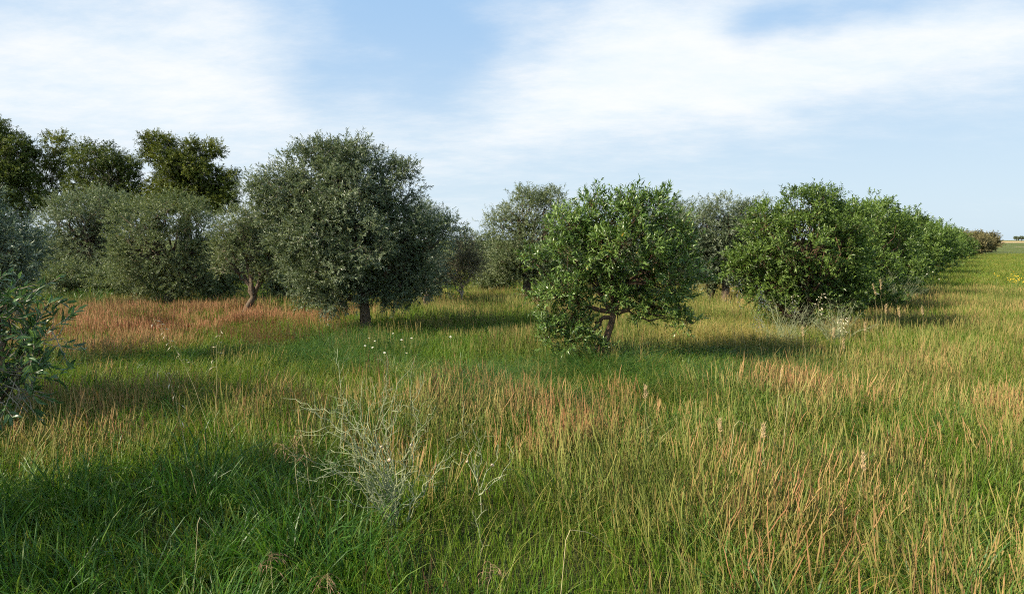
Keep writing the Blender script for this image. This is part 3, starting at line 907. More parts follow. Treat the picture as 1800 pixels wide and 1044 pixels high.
def kit(name, meshes):
    c = bpy.data.collections.new(name)
    for i, me in enumerate(meshes):
        o = bpy.data.objects.new('%s_%02d' % (name, i), me)
        c.objects.link(o)
    KITS[name] = c


g = np.random.default_rng(77)
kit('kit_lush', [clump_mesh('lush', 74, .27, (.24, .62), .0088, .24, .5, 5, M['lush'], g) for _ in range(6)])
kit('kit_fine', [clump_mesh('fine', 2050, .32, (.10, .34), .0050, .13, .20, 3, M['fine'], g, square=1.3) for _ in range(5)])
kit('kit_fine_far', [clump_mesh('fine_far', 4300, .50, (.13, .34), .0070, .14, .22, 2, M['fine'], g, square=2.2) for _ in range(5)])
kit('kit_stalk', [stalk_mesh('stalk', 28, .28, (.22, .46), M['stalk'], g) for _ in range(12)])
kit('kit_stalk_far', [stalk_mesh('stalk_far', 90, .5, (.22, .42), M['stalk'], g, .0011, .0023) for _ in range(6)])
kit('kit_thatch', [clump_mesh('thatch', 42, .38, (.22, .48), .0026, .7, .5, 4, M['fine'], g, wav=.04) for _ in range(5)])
kit('kit_feather', [clump_mesh('feather', 300, .27, (.16, .42), .0024, .7, .9, 4, M['feather'], g, wav=.05) for _ in range(5)])


def scatter(name, label, cat, kitname, X, Y, rotz, tilt, scl, dry, tone, seed, zoff=0.0):
    g = np.random.default_rng(seed)
    n = len(X)
    me = bpy.data.meshes.new(name)
    me.vertices.add(n)
    co = np.stack([X, Y, terrain(X, Y) + zoff], 1).astype(np.float32)
    me.vertices.foreach_set('co', co.ravel())
    for k, typ, arr in (('rot', 'FLOAT_VECTOR', np.stack([tilt[:, 0], tilt[:, 1], rotz], 1)), ('scl', 'FLOAT_VECTOR', scl), ('dry', 'FLOAT', dry), ('tone', 'FLOAT', tone),
                        ('pick', 'INT', g.integers(0, 1000, n))):
        at = me.attributes.new(k, typ, 'POINT')
        if typ == 'FLOAT_VECTOR':
            at.data.foreach_set('vector', np.ascontiguousarray(arr, np.float32).ravel())
        elif typ == 'INT':
            at.data.foreach_set('value', np.ascontiguousarray(arr, np.int32))
        else:
            at.data.foreach_set('value', np.ascontiguousarray(arr, np.float32))
    o = link(name, me)
    tag(o, label, cat, kind='stuff')
    ng = bpy.data.node_groups.new(name, 'GeometryNodeTree')
    ng.interface.new_socket(name='Geometry', in_out='INPUT', socket_type='NodeSocketGeometry')
    ng.interface.new_socket(name='Geometry', in_out='OUTPUT', socket_type='NodeSocketGeometry')
    N = ng.nodes
    gi, go = N.new('NodeGroupInput'), N.new('NodeGroupOutput')
    mp_ = N.new('GeometryNodeMeshToPoints')
    ci = N.new('GeometryNodeCollectionInfo')
    ci.inputs[0].default_value = KITS[kitname]
    ci.inputs['Separate Children'].default_value = True
    ci.inputs['Reset Children'].default_value = True
    ip = N.new('GeometryNodeInstanceOnPoints')
    ip.inputs['Pick Instance'].default_value = True

    def named(nm, typ):
        q = N.new('GeometryNodeInputNamedAttribute')
        q.data_type = typ
        q.inputs['Name'].default_value = nm
        return [s for s in q.outputs if s.enabled and s.name == 'Attribute'][0]
    L = ng.links.new
    L(gi.outputs[0], mp_.inputs[0])
    L(mp_.outputs[0], ip.inputs['Points'])
    L(ci.outputs[0], ip.inputs['Instance'])
    L(named('pick', 'INT'), ip.inputs['Instance Index'])
    er = N.new('FunctionNodeEulerToRotation')
    L(named('rot', 'FLOAT_VECTOR'), er.inputs[0])
    L(er.outputs[0], ip.inputs['Rotation'])
    L(named('scl', 'FLOAT_VECTOR'), ip.inputs['Scale'])
    L(ip.outputs[0], go.inputs[0])
    md = o.modifiers.new('scatter', 'NODES')
    md.node_group = ng
    return o


def bump(X, Y, cx, cy, rx, ry):
    return np.exp(-(((X - cx) / rx) ** 2 + ((Y - cy) / ry) ** 2))


def sstep(a, b, x):
    t = np.clip((x - a) / (b - a), 0, 1)
    return t * t * (3 - 2 * t)


def lush_zone(X, Y):
    q = (vnoise(X, Y, .5) - .5) * 1.1
    z = sstep(5.0, 3.9, Y + q) * sstep(.35, -1.2, X + .12 * Y + q)
    return np.clip(z, 0, 1)


def feather_zone(X, Y):
    return np.clip(1.2 * bump(X, Y, .35, 7.5, .95, 1.2) + 1.1 * bump(X, Y, -3.2, 9.0, 1.3, .9) + .9 * bump(X, Y, -2.2, 10.6, 1.1, .7)
                   + .55 * bump(X, Y, 2.2, 7.2, 1.2, 1.0) + .95 * bump(X, Y, 2.7, 8.9, 1.4, .9) + .6 * bump(X, Y, -.9, 12.2, 1.6, .8) + .9 * bump(X, Y, 1.1, 8.1, .6, .5), 0, 1)  # dark green herb right of the trees also paints in their cast shadows


def pink_zone(X, Y):
    return np.clip(1.25 * bump(X, Y, -6.6, 12.8, 4.0, 3.2) * sstep(-2.4, -3.6, X), 0, 1)


def gold_zone(X, Y):
    right = sstep(-.3, 1.0, X - .03 * Y) * (0.5 + .6 * vnoise(X, Y, .9))
    mid = 1.0 * np.exp(-((Y - 5.9) / 1.3) ** 2) * sstep(1.5, .2, X) * (0.4 + .9 * vnoise(X, Y, .7))
    back = .55 * sstep(8.5, 11, Y) * (0.3 + vnoise(X, Y, 1.5))
    return np.clip(right + mid + back + .12, 0, 1)


def wedge(n_per_m2, y0, y1, seed, margin=2.0, xlim=None):
    g = np.random.default_rng(seed)
    half = .80 * y1 + margin
    n = int(n_per_m2 * 2 * half * (y1 - y0))
    X, Y = g.uniform(-half, half, n), g.uniform(y0, y1, n)
    ok = np.abs(X) < .80 * Y + margin
    if xlim is not None:
        ok &= xlim(X, Y)
    return X[ok], Y[ok], g


def thin(X, Y, p, g):
    k = g.random(len(X)) < p
    return X[k], Y[k]


def lay(name, label, cat, kitname, X, Y, g, dry, tone, smin, smax, tilt=.12, wide=None, hs=None):
    n = len(X)
    s = g.uniform(smin, smax, n)
    hsc = s if hs is None else s * hs
    ws = s if wide is None else s * wide
    scatter(name, label, cat, kitname, X, Y, g.uniform(0, 6.283, n), g.normal(0, tilt, (n, 2)), np.stack([ws, ws, hsc], 1), np.clip(dry, 0, 1), np.clip(tone, 0, 1), int(g.integers(1e6)))


# 1. fine under-grass in square patches, near and far
def tiles(size, y0, y1, seed, margin=2.0, xlim=None):
    g = np.random.default_rng(seed)
    X, Y = np.meshgrid(np.arange(-80, 80, size), np.arange(y0 + size / 2, y1, size))
    X, Y = X.ravel() + g.uniform(-.06, .06, X.size) * size, Y.ravel() + g.uniform(-.06, .06, X.size) * size
    ok = np.abs(X) < .80 * Y + margin + size
    if xlim is not None:
        ok &= xlim(X, Y)
    return X[ok], Y[ok], g


def lay_tiles(name, label, kitname, X, Y, g, dry, wide, hs):
    n = len(X)
    scatter(name, label, 'grass', kitname, X, Y, g.integers(0, 4, n) * (math.pi / 2), np.zeros((n, 2)), np.stack([np.full(n, wide), np.full(n, wide), hs * g.uniform(.95, 1.05, n)], 1),
            np.full(n, dry), np.full(n, .5), int(g.integers(1e6)))


far_lim = lambda X, Y: X > .55 * Y - 5
X, Y, g = tiles(1.25, .6, 7.5, 301)
lay_tiles('fine_grass', 'short fine yellow green grass covering the near meadow', 'kit_fine', X, Y, g, .14, 1.0, 1.0)
X, Y, g = tiles(2.1, 7.4, 24.2, 302)
lay_tiles('middle_grass', 'yellow green grass around and between the trees', 'kit_fine_far', X, Y, g, .18, 1.0, 1.05)
X, Y, g = tiles(4.2, 24.2, 75.0, 303, 3.0, far_lim)
lay_tiles('verge_grass', 'pale soft grass along the verge beside the receding hedge', 'kit_fine_far', X, Y, g, .34, 2.0, 1.5)
X, Y, g = tiles(4.2, 24.2, 37.0, 304, 3.0, lambda X, Y: X <= .55 * Y - 5)
lay_tiles('grove_grass', 'grass in the shade under the back of the grove', 'kit_fine_far', X, Y, g, .42, 2.0, 1.4)

# 2. lush long blades, bottom left and scattered
X, Y, g = wedge(14, 1.0, 6.5, 311)
z = lush_zone(X, Y)
X, Y = thin(X, Y, np.clip(z * .95 + .14 * (vnoise(X, Y, .6) > .55) + .07, 0, 1), g)
z = lush_zone(X, Y)
lay('long_grass', 'long lush dark green grass blades filling the lower left corner', 'grass', 'kit_lush', X, Y, g, .02 + .08 * g.random(len(X)), .2 + .7 * vnoise(X, Y, .9), .58, .98, hs=.72 + .35 * z)
X, Y, g = wedge(4, 12.0, 18.5, 312, 1.0, lambda X, Y: (X < -.28 * Y) & (Y > 16.4))
lay('tall_grass', 'tall green grass toned dark to paint in shade at the foot of the left olives', 'grass', 'kit_lush', X, Y, g, .05 + .15 * g.random(len(X)), .25 * g.random(len(X)), .7, 1.2, wide=1.2)  # low tone darkens the blades to paint in the shade of the olives

# 3. seed stalks
X, Y, g = wedge(20, 1.1, 8.0, 321)
p = gold_zone(X, Y) * (1 - .92 * lush_zone(X, Y)) * (1 - .85 * feather_zone(X, Y))
p = p * (.15 + 1.0 * vnoise(X, Y, .55) ** 1.5 + .5 * bump(X, Y, .7, 4.9, .9, 1.0) + .5 * bump(X, Y, 1.7, 3.7, .8, .7)) * (.6 + .55 * sstep(1.6, 3.4, Y))
X, Y = thin(X, Y, p, g)
lay('seed_stalks', 'dry golden and orange brown seed stalks standing over the near grass', 'grass', 'kit_stalk', X, Y, g, .06 + .8 * vnoise(X + 9, Y, .6), np.clip(.12 + .8 * vnoise(X, Y + 5, .7) + .45 * bump(X, Y, .8, 5.0, 1.2, 1.2) + .4 * bump(X, Y, 1.7, 3.7, .9, .8), 0, 1), .8, 1.3, tilt=.13)
X, Y, g = wedge(5.0, 8.0, 22.0, 322)
p = np.clip(gold_zone(X, Y) + pink_zone(X, Y), 0, 1) * (1 - .9 * feather_zone(X, Y)) * (.4 + .9 * vnoise(X, Y, 1.0))
X, Y = thin(X, Y, p, g)
pk = pink_zone(X, Y)
lay('far_stalks', 'rusty pink and golden seed stalks in the grass before the grove', 'grass', 'kit_stalk_far', X, Y, g, .15 + .4 * vnoise(X + 9, Y, .9) + .55 * pk, np.where(pk > .25, .62 + .4 * pk, .45 * vnoise(X, Y + 5, 1.2)), .8, 1.2, tilt=.08)

# dry thatch: thin pale leaning blades tangled through the grass
X, Y, g = wedge(3.6, 1.0, 8.5, 342)
X, Y = thin(X, Y, (1 - .9 * lush_zone(X, Y)) * (.25 + .75 * vnoise(X, Y, .8)), g)
lay('meadow_blades', 'broader yellow green grass blades standing in tufts through the near meadow', 'grass', 'kit_lush', X, Y, g, .1 + .4 * g.random(len(X)) ** 2, .45 + .55 * g.random(len(X)), .5, .82, tilt=.14)
X, Y, g = wedge(7, 1.0, 9.0, 341)
X, Y = thin(X, Y, (1 - .8 * lush_zone(X, Y)) * (.3 + .7 * gold_zone(X, Y)), g)
lay('dry_thatch', 'thin pale dry blades tangled through the near grass', 'grass', 'kit_thatch', X, Y, g, .55 + .45 * g.random(len(X)), g.random(len(X)), .8, 1.4)

# 4. feathery green herb mounds, also painting in shade beside the trees
X, Y, g = wedge(15, 5.5, 12.0, 331)
z = feather_zone(X, Y)
X, Y = thin(X, Y, z ** 1.3, g)
lay('feathery_herb', 'fine feathery dark green herb mounded around the tree bases and painting in their shadows', 'herb', 'kit_feather', X, Y, g, .02 + .06 * g.random(len(X)), .1 + .7 * vnoise(X, Y, .8), .8, 1.35, wide=1.15)

# ------------------------------------------------------------------ dry fallen grass before the hedge, wispy tuft, yellow flowers
g = np.random.default_rng(400)
n = 30
X, Y = g.normal(3.75, .5, n), g.normal(10.9, .4, n)
lay('fallen_dry_grass', 'pinkish beige matted dry grass left of the big hedge bush', 'grass', 'kit_feather', X, Y, g, np.full(n, 1.0), .7 + .3 * g.random(n), 1.0, 1.6, wide=1.3)


def ray_at(px, py, Y):
    return np.array([xat(px, Y), Y, zat(py, Y)])


M['wisp'] = plain_mat('wispy_purple_grass', (.16, .13, .12), (.28, .24, .20), 30.0, .8)
M['cream'] = plain_mat('cream_spikelet', (.50, .42, .28), (.68, .60, .44), 60.0, .6)
M['tan'] = plain_mat('tan_seed_head', (.36, .25, .13), (.50, .36, .20), 60.0, .8)
M['brome'] = plain_mat('brown_spikelet', (.20, .11, .07), (.34, .21, .13), 60.0, .8)
M['straw'] = plain_mat('straw_stem', (.42, .35, .17), (.56, .48, .27), 25.0, .7)
M['petal'] = plain_mat('white_petal', (.66, .65, .60), (.78, .77, .73), 80.0, .6)
M['yolk'] = plain_mat('yellow_flower', (.55, .36, .015), (.68, .48, .03), 80.0, .6)
M['shell'] = plain_mat('snail_shell', (.34, .25, .16), (.50, .40, .28), 130.0, .45, .5)
M['green_stem'] = plain_mat('green_stem', (.07, .13, .03), (.12, .19, .05), 25.0, .7)


def spindle(tb, p, dvec, L, r, sides=5, awn=0.0):
    dvec = np.asarray(dvec, float) / np.linalg.norm(dvec)
    t = np.array([0, .22, .5, .8, 1.0])
    rr = np.array([.25, .9, 1.0, .55, .08]) * r
    tb.add(p + dvec * (t * L)[:, None], rr, sides)
    if awn:
        tb.add(np.stack([p + dvec * L * .9, p + dvec * (L + awn)]), [.0006, .0003], 3)


WIRE = []


def wiry_shrub(name, label, cat, origin, branches, g, twig_len=(.035, .13), step=.042, r0=.0038, mat='twig_grey', group=None, sub=2):
    """branches: list of polylines (world). One stem thing, each branch a part with its twigs below it"""
    root = link(name, None, loc=tuple(origin))
    root.empty_display_size = .2
    tag(root, label, cat, group)
    o = np.asarray(origin)
    for P in branches:
        P = np.asarray(P, float) - o
        # resample with small kinks at the nodes
        seg = np.linalg.norm(np.diff(P, axis=0), axis=1)
        cum = np.concatenate([[0], np.cumsum(seg)])
        n = max(5, int(cum[-1] / step))
        tt = np.linspace(0, cum[-1], n)
        Q = np.stack([np.interp(tt, cum, P[:, k]) for k in range(3)], 1)
        Q[1:-1] += g.normal(0, .010, (n - 2, 3))
        rad = np.linspace(r0, r0 * .32, n)
        WIRE.extend(Q + o)
        b = Tubes().add(Q, rad, 5).build('branch', M[mat], root)
        tb = Tubes()
        for i in range(2, n - 1):
            if g.random() < .92:
                ax = norm(Q[i + 1] - Q[i - 1])
                pr = g.normal(0, 1, 3)
                pr = norm(pr - (pr @ ax) * ax)
                L = g.uniform(*twig_len)
                e = Q[i] + (ax * g.uniform(.35, .9) + pr * g.uniform(.5, 1.0)) * L
                path = wobble_path(Q[i], e, 4, .12, g, .06)
                tb.add(path, np.linspace(rad[i] * .62, rad[i] * .25, 4), 4)
                for _ in range(sub):
                    if g.random() < .5:
                        q = path[g.integers(1, 4)]
                        e2 = q + (ax * .6 + g.normal(0, .6, 3)) * L * .4
                        tb.add(np.stack([q, (q + e2) / 2 + g.normal(0, .003, 3), e2]), [rad[i] * .4, rad[i] * .3, rad[i] * .15], 3)
        if tb.V:
            t_ = tb.build('twigs', M[mat], b)
            t_['kind'] = 'stuff'
    return root


def crop_path(pts, Y0, Y1, g):
    """photo points -> 3D polyline going from depth Y0 to Y1"""
    m = len(pts)
    out = []
    for i, (cx, cy) in enumerate(pts):
        t = i / (m - 1)
        Yd = Y0 + (Y1 - Y0) * t + (g.normal(0, .02) if 0 < i < m - 1 else 0)
        out.append(ray_at(400 + cx / 3, 560 + cy / 3, Yd))
    return out


g = np.random.default_rng(410)
YB = 3.75
base = np.array([xat(690, YB), YB, float(terrain(xat(690, YB), YB))])
brs = []
for pts, dY in (([(870, 930), (700, 640), (600, 440), (555, 220), (570, 160)], .25), ([(860, 930), (760, 640), (830, 400), (832, 190)], -.1),
                ([(860, 920), (800, 560), (900, 340), (980, 220)], .3), ([(850, 900), (640, 780), (440, 740), (290, 715)], -.3),
                ([(850, 910), (640, 620), (560, 575), (330, 590)], .1), ([(870, 940), (960, 760), (1000, 590), (970, 490), (1030, 290)], .15),
                ([(900, 960), (1000, 920), (1120, 770), (1170, 640), (1230, 590)], .0), ([(960, 930), (1040, 850), (1130, 790), (1240, 740)], -.25),
                ([(840, 900), (600, 800), (400, 850), (330, 820)], -.4), ([(840, 940), (600, 960), (480, 935)], -.35),
                ([(870, 900), (780, 690), (560, 490), (270, 420)], .4), ([(860, 900), (920, 700), (1000, 590), (1090, 460)], -.2),
                ([(850, 900), (700, 700), (690, 480), (700, 330)], .35), ([(850, 900), (720, 560), (780, 340)], .2), ([(850, 900), (660, 700), (540, 560), (400, 470)], .0),
                ([(860, 920), (820, 640), (860, 490), (920, 455)], -.3), ([(850, 930), (700, 850), (560, 820), (470, 770)], -.15), ([(860, 930), (900, 800), (960, 890)], -.3),
                ([(850, 900), (640, 640), (610, 520), (540, 480)], -.25), ([(860, 920), (760, 760), (650, 720), (520, 690)], .2)):
    P = crop_path(pts, YB, YB + dY, g)
    node = base + (P[0] - base) * g.uniform(.35, 1.0) + g.normal(0, .012, 3)
    brs.append(([base] if len(brs) % 4 == 0 else []) + [node] + P[1:])
    if len(pts) > 3:
        P2 = crop_path([(a + g.normal(0, 38), b + g.normal(0, 30)) for a, b in pts], YB, YB - dY * .8 + g.normal(0, .1), g)
        if g.random() < .45:
            brs.append([node] + P2[1:])
wiry_shrub('wiry_shrub', 'grey green leafless wiry shrub with tangled bare branches in the foreground grass', 'shrub', base, brs, g)
base2 = np.array([xat(842, YB - .1), YB - .1, float(terrain(xat(842, YB), YB - .1))])
brs = []
for pts, dY in (([(1320, 900), (1290, 770), (1250, 640), (1230, 520), (1236, 440)], .1), ([(1315, 880), (1295, 770), (1335, 680), (1358, 590)], -.1),
                ([(1320, 930), (1380, 860), (1470, 820)], -.2), ([(1320, 930), (1440, 840), (1490, 730), (1500, 625)], .15),
                ([(1310, 850), (1260, 740), (1220, 700)], .1), ([(1310, 860), (1340, 700), (1280, 590), (1312, 515)], -.15), ([(1330, 900), (1400, 760), (1428, 665)], .2)):
    P = crop_path(pts, YB - .1, YB - .1 + dY, g)
    brs.append(([base2] if not brs else []) + P)
wiry_shrub('wiry_shrub', 'smaller upright bare wiry shrub standing right of the tangled grey one', 'shrub', base2, brs, g, twig_len=(.02, .08), r0=.0032)

# wiry shrubs at the foot of the hedge
for i, (px, Y, H, rad, lab) in enumerate(((1385, 10.6, .95, .75, 'grey green wiry shrub in front of the big hedge bush, left one'),
                                          (1475, 10.8, .9, .7, 'grey green wiry shrub in front of the big hedge bush, right one'),
                                          (1590, 17.0, 1.1, .9, 'grey green wiry shrub at the foot of the hedge beyond the big bush'))):
    o = np.array([xat(px, Y), Y, float(terrain(xat(px, Y), Y))])
    brs = []
    for k in range(30):
        a = g.uniform(0, 6.283)
        rr = rad * math.sqrt(g.random())
        e = o + np.array([math.cos(a) * rr, math.sin(a) * rr * .8, H * g.uniform(.55, 1.05) * (1 - .3 * (rr / rad) ** 2)])
        brs.append(wobble_path(o, e, 5, .08, g, .1))
    wiry_shrub('wiry_shrub', lab, 'shrub', o, brs, g, twig_len=(.06, .24), step=.06, r0=.0038, group='wiry shrubs at the foot of the hedge', sub=3)


# snails on the wiry shrubs
def snail_mesh(name, g):
    turns, m = 2.6, 46
    t = np.linspace(0, 1, m)
    ang = t * turns * 2 * math.pi
    sc = np.exp(1.9 * t) / math.exp(1.9)
    P = np.stack([np.cos(ang) * sc * .0058, np.sin(ang) * sc * .0058, -(sc) * .0085 + .0085], 1)
    tb = Tubes().add(P, np.maximum(.0004, sc * .0056), 9)
    return mesh_tri(name, np.concatenate(tb.V), np.concatenate(tb.T), M['shell'], smooth=True)


sm = snail_mesh('snail', g)
for (cx, cy, dY, s_, lab) in ((785, 688, -.1, 1.15, 'cream snail shell in the middle of the tangled wiry shrub, uppermost of two'),
                              (820, 780, -.15, 1.2, 'round tan snail shell low in the tangled wiry shrub, below the other'),
                              (932, 677, -.1, .95, 'small cream snail shell on the right branches of the tangled wiry shrub'),
                              (1263, 757, -.1, .85, 'small pinkish snail shell on the left stem of the smaller wiry shrub'),
                              (1375, 788, -.12, 1.05, 'tan snail shell in the middle of the smaller wiry shrub'),
                              (1432, 990, -.1, .7, 'tiny pale snail shell low in the grass right of the smaller wiry shrub'),
                              (1520, 955, -.1, .7, 'tiny white snail shell on the thin stem at right of the smaller wiry shrub')):
    p = ray_at(400 + cx / 3, 560 + cy / 3, YB + dY)
    wr = np.array(WIRE)
    p = wr[np.argmin(np.abs(wr - p) @ np.array([1, .25, 1]))] + np.array([0, -.008, .004])
    o = link('snail', sm, loc=tuple(p))
    o.rotation_euler = (g.uniform(.6, 1.6), g.uniform(-.6, .6), g.uniform(0, 6.28))
    o.scale = (s_ * 1.15,) * 3
    tag(o, lab, 'snail', 'snails on the wiry shrubs')


# wild oats, foxtails, brome and bent straws
def oat(name, label, cat, base_xy, tip, n, L, g, spike_mat='cream', along=(.55, 1.0), droop=.5, group=None, r=.0011, sp_r=.0028, awn=.015, hang=.03):
    bx_, by_ = base_xy
    o = np.array([bx_, by_, float(terrain(bx_, by_))])
    root = link(name, None, loc=tuple(o))
    root.empty_display_size = .1
    tag(root, label, cat, group)
    e = np.asarray(tip) - o
    path = wobble_path((0, 0, 0), e, 14, .03, g, .10)
    path[:, 2] -= droop * .06 * np.linspace(0, 1, 14) ** 4
    Tubes().add(path, np.linspace(r * 1.3, r * .5, 14), 4).build('stem', M['straw'], root)
    for k in range(n):
        t = along[0] + (along[1] - along[0]) * (k + g.random() * .6) / n
        i = min(12, int(t * 13))
        f = t * 13 - i
        q = path[i] * (1 - f) + path[min(13, i + 1)] * f
        sd = g.normal(0, 1, 3) * np.array([1, 1, .25])
        sd = sd / np.linalg.norm(sd)
        end = q + sd * hang * g.uniform(.5, 1.4)
        tb = Tubes()
        tb.add(np.stack([q, (q + end) / 2 + np.array([0, 0, .006]), end]), [.0006, .0005, .0004], 3)
        spindle(tb, end, sd * .8 + np.array([.2, 0, -droop]) + g.normal(0, .2, 3), L * g.uniform(.75, 1.2), sp_r, 5, awn)
        tb.build('spikelet', M[spike_mat], root)
    return root


g = np.random.default_rng(430)
for (bp, tip, n, L, lab) in (((372, 5.2), (265, 553, 5.2), 13, .028, 'long leaning oat stalk with white spikelets over the rusty grass'),
                             ((366, 5.4), (384, 572, 5.4), 7, .026, 'upright oat stalk with white spikelets right of the leaning one'),
                             ((340, 3.9), (272, 634, 3.9), 6, .032, 'nodding oat stalk with large silvery spikelets, left of the wiry shrub')):
    oat('oat_stalk', lab, 'grass stalk', (xat(bp[0], bp[1]), bp[1]), ray_at(*tip), n, L, g, group='wild oat stalks')
for (tx, ty, bx_, Yd, lab) in ((1278, 478, 1300, 9.6, 'leftmost pale oat panicle before the big hedge bush'), (1298, 490, 1315, 9.6, 'second pale oat panicle from left before the big hedge bush'),
                               (1333, 497, 1348, 9.5, 'pale oat panicle just left of the grey wiry shrub, taller one'), (1340, 515, 1354, 9.3, 'pale oat panicle just left of the grey wiry shrub, lower one'),
                               (1396, 514, 1408, 9.4, 'pale oat panicle over the left part of the grey wiry shrub'), (1446, 512, 1436, 9.5, 'pale oat panicle over the middle of the grey wiry shrubs'),
                               (1486, 555, 1478, 9.2, 'bright pale oat panicle low in front of the right wiry shrub'), (1330, 548, 1345, 9.0, 'low pale oat panicle above the matted dry grass')):
    oat('oat_panicle', lab, 'grass stalk', (xat(bx_, Yd), Yd), ray_at(tx, ty, Yd), 15, .034, g, along=(.6, 1.0), group='pale oat panicles before the hedge', sp_r=.0055, hang=.045, r=.0016)
for i, (tx, ty, bx_, Yd) in enumerate(((1560, 545, 1575, 9.0), (1582, 552, 1600, 8.8), (1470, 588, 1488, 7.8), (1488, 608, 1505, 7.4), (1525, 578, 1540, 8.0), (1548, 500, 1560, 10.5),
                                       (1535, 508, 1552, 10.2), (1625, 548, 1632, 9.2), (1415, 586, 1430, 7.8), (1138, 695, 1150, 5.0), (1272, 755, 1280, 4.6), (1352, 765, 1360, 4.4), (1532, 820, 1528, 3.7))):
    o = oat('foxtail_grass', 'tan foxtail seed head rising from the grass on the right', 'grass stalk', (xat(bx_, Yd), Yd), ray_at(tx, ty, Yd), 40, .020, g, spike_mat='tan', along=(.84, 1.0), droop=-1.3,
            group='tan foxtail seed heads', sp_r=.0022, hang=.005, awn=.012)
for (tx, ty, bx_, Yd, lab) in ((455, 955, 470, 2.75, 'drooping brown brome panicle in the lower left grass'), (562, 985, 580, 2.65, 'drooping brown brome panicle at the bottom, left of the wiry shrub base'),
                               (862, 968, 850, 2.75, 'drooping brown brome panicle at the bottom centre'), (520, 748, 545, 3.6, 'wispy brownish panicle at the left end of the wiry shrub'),
                               (490, 762, 520, 3.6, 'lower wispy brownish panicle at the left end of the wiry shrub')):
    oat('brome_grass', lab, 'grass stalk', (xat(bx_, Yd), Yd), ray_at(tx, ty, Yd), 14, .024, g, spike_mat='brome', along=(.66, 1.0), droop=.9, group='brown brome panicles', sp_r=.0016, hang=.05, awn=.022)
for i, (pts, Yd) in enumerate((([(1000, 930), (1040, 935), (1085, 965)], 2.7),
                               ([(1395, 690), (1412, 715), (1425, 735)], 5.0), ([(1380, 640), (1395, 650), (1415, 662)], 5.8), ([(330, 905), (350, 925), (362, 942)], 2.9), ([(1300, 735), (1350, 760), (1385, 790)], 4.2))):
    P = np.array([ray_at(a, b, Yd + .05 * k) for k, (a, b) in enumerate(pts)])
    foot = np.array([P[0][0] - .05, Yd, float(terrain(P[0][0], Yd))])
    Q = np.vstack([foot, P]) - foot
    tt = np.linspace(0, len(Q) - 1, 14)
    Q = np.stack([np.interp(tt, np.arange(len(Q)), Q[:, k]) for k in range(3)], 1)
    ob = Tubes().add(Q, np.linspace(.0016, .0008, 14), 5).build('bent_straw', M['straw'], loc=tuple(foot))
    tag(ob, ('pale dry straw bent sharply over, in the grass at bottom centre', 'pale dry straw leaning right in the grass of the right middle ground',
             'short pale dry straw in the grass below the big hedge bush', 'pale thin dry straw in the lush grass at lower left',
             'long pale dry straw leaning right among the tan foxtails')[i], 'straw', 'bent dry straws')


# white daisies between the grass and a patch of yellow flowers
def daisy(loc_head, g, lab, group):
    p = np.asarray(loc_head)
    o = np.array([p[0] + g.normal(0, .03), p[1] + g.normal(0, .03), 0.0])
    o[2] = float(terrain(o[0], o[1]))
    root = link('daisy', None, loc=tuple(o))
    root.empty_display_size = .05
    tag(root, lab, 'flower', group)
    q = p - o
    Tubes().add(wobble_path((0, 0, 0), q, 6, .04, g), np.linspace(.0018, .0012, 6), 4).build('stem', M['green_stem'], root)
    n = 11
    ax = norm(np.array([g.normal(-.2, .3), g.normal(-.4, .3), 1.0]))
    u = norm(np.cross(ax, [0.3, 1, 0.1]))
    v = np.cross(ax, u)
    V, T = [], []
    for k in range(n):
        a = k * 2 * math.pi / n
        dr = u * math.cos(a) + v * math.sin(a)
        sd = np.cross(ax, dr)
        b = len(V)
        V += [q + dr * .004, q + dr * .010 + sd * .0028 + ax * .002, q + dr * .015 + ax * .001, q + dr * .010 - sd * .0028 + ax * .003]
        T += [(b, b + 1, b + 2), (b, b + 2, b + 3)]
    hd = link('petals', mesh_tri('petals', np.array(V), np.array(T), M['petal']), root)
    t = np.linspace(0, 1, 4)
    Tubes().add(q + ax * (t * .006)[:, None], [.0042, .004, .003, .001], 7).build('disc', M['yolk'], root)


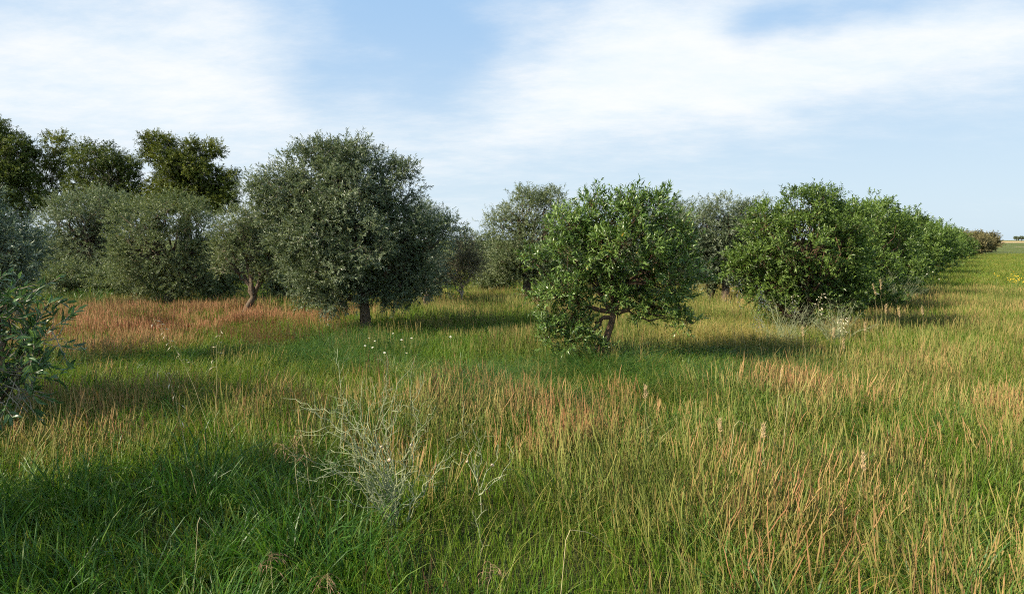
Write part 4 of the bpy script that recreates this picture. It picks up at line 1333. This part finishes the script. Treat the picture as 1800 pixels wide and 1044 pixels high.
g = np.random.default_rng(450)
for (cx, cy), lab in zip(((740, 103), (770, 118), (717, 143), (757, 152), (868, 78), (912, 112), (965, 103), (928, 148), (938, 182), (820, 180)), ('upper left white daisy of the scattered daisies before the largest olive', 'white daisy just right of the upper left one before the largest olive',
        'leftmost white daisy of those before the largest olive', 'white daisy low on the left, second from left before the largest olive', 'highest white daisy before the largest olive trunk',
        'white daisy in the right half of the group, just below the highest', 'rightmost white daisy of the group before the largest olive', 'white daisy right of centre, one of two above each other',
        'white daisy right of centre, the lower of two above each other', 'lowest white daisy in the middle of the group before the olive')):
    px, py = 400 + cx / 3, 560 + cy / 3
    Yd = (CAM_H - .52) * F_PX / (py - 422)
    daisy(ray_at(px, py, Yd), g, lab, 'white daisies before the largest olive')
daisy(ray_at(791, 592, 8.4), g, 'single white flower standing apart, right of the white daisies', None)
for (px, py), lab in zip(((1622, 476), (1634, 470), (1641, 488), (1630, 482), (1652, 491), (1612, 488), (1640, 478)),
                         ('white flower upper left of the cluster beside the hedge', 'highest white flower of the cluster beside the hedge', 'white flower lower right of the cluster beside the hedge',
                          'white flower in the middle of the cluster beside the hedge', 'rightmost white flower of the cluster beside the hedge', 'leftmost white flower of the cluster beside the hedge',
                          'white flower upper right of the cluster beside the hedge')):
    daisy(ray_at(px, py, 15.5 + g.uniform(-.5, .5)), g, lab, 'white flowers beside the hedge')

n = 110
X, Y = 16.4 + np.abs(g.normal(0, 1.6, n)), g.normal(21.0, .7, n)
tb, tg = Tubes(), Tubes()
for x, y in zip(X, Y):
    h = g.uniform(.42, .68)
    z0 = float(terrain(x, y))
    tg.add([(x, y, z0), (x + g.normal(0, .03), y, z0 + h)], [.003, .002], 3)
    for _ in range(3):
        c = np.array([x + g.normal(0, .04), y + g.normal(0, .04), z0 + h + g.normal(0, .03)])
        tb.add(c + np.array([[0, 0, 0], [0, 0, .012], [0, 0, .02]]), [.008, .014, .004], 6)
yo = tb.build('yellow_flowers', M['yolk'])
tag(yo, 'patch of small yellow flowers in the grass near the right edge', 'flowers', kind='stuff')
st = tg.build('stems', M['green_stem'], yo)
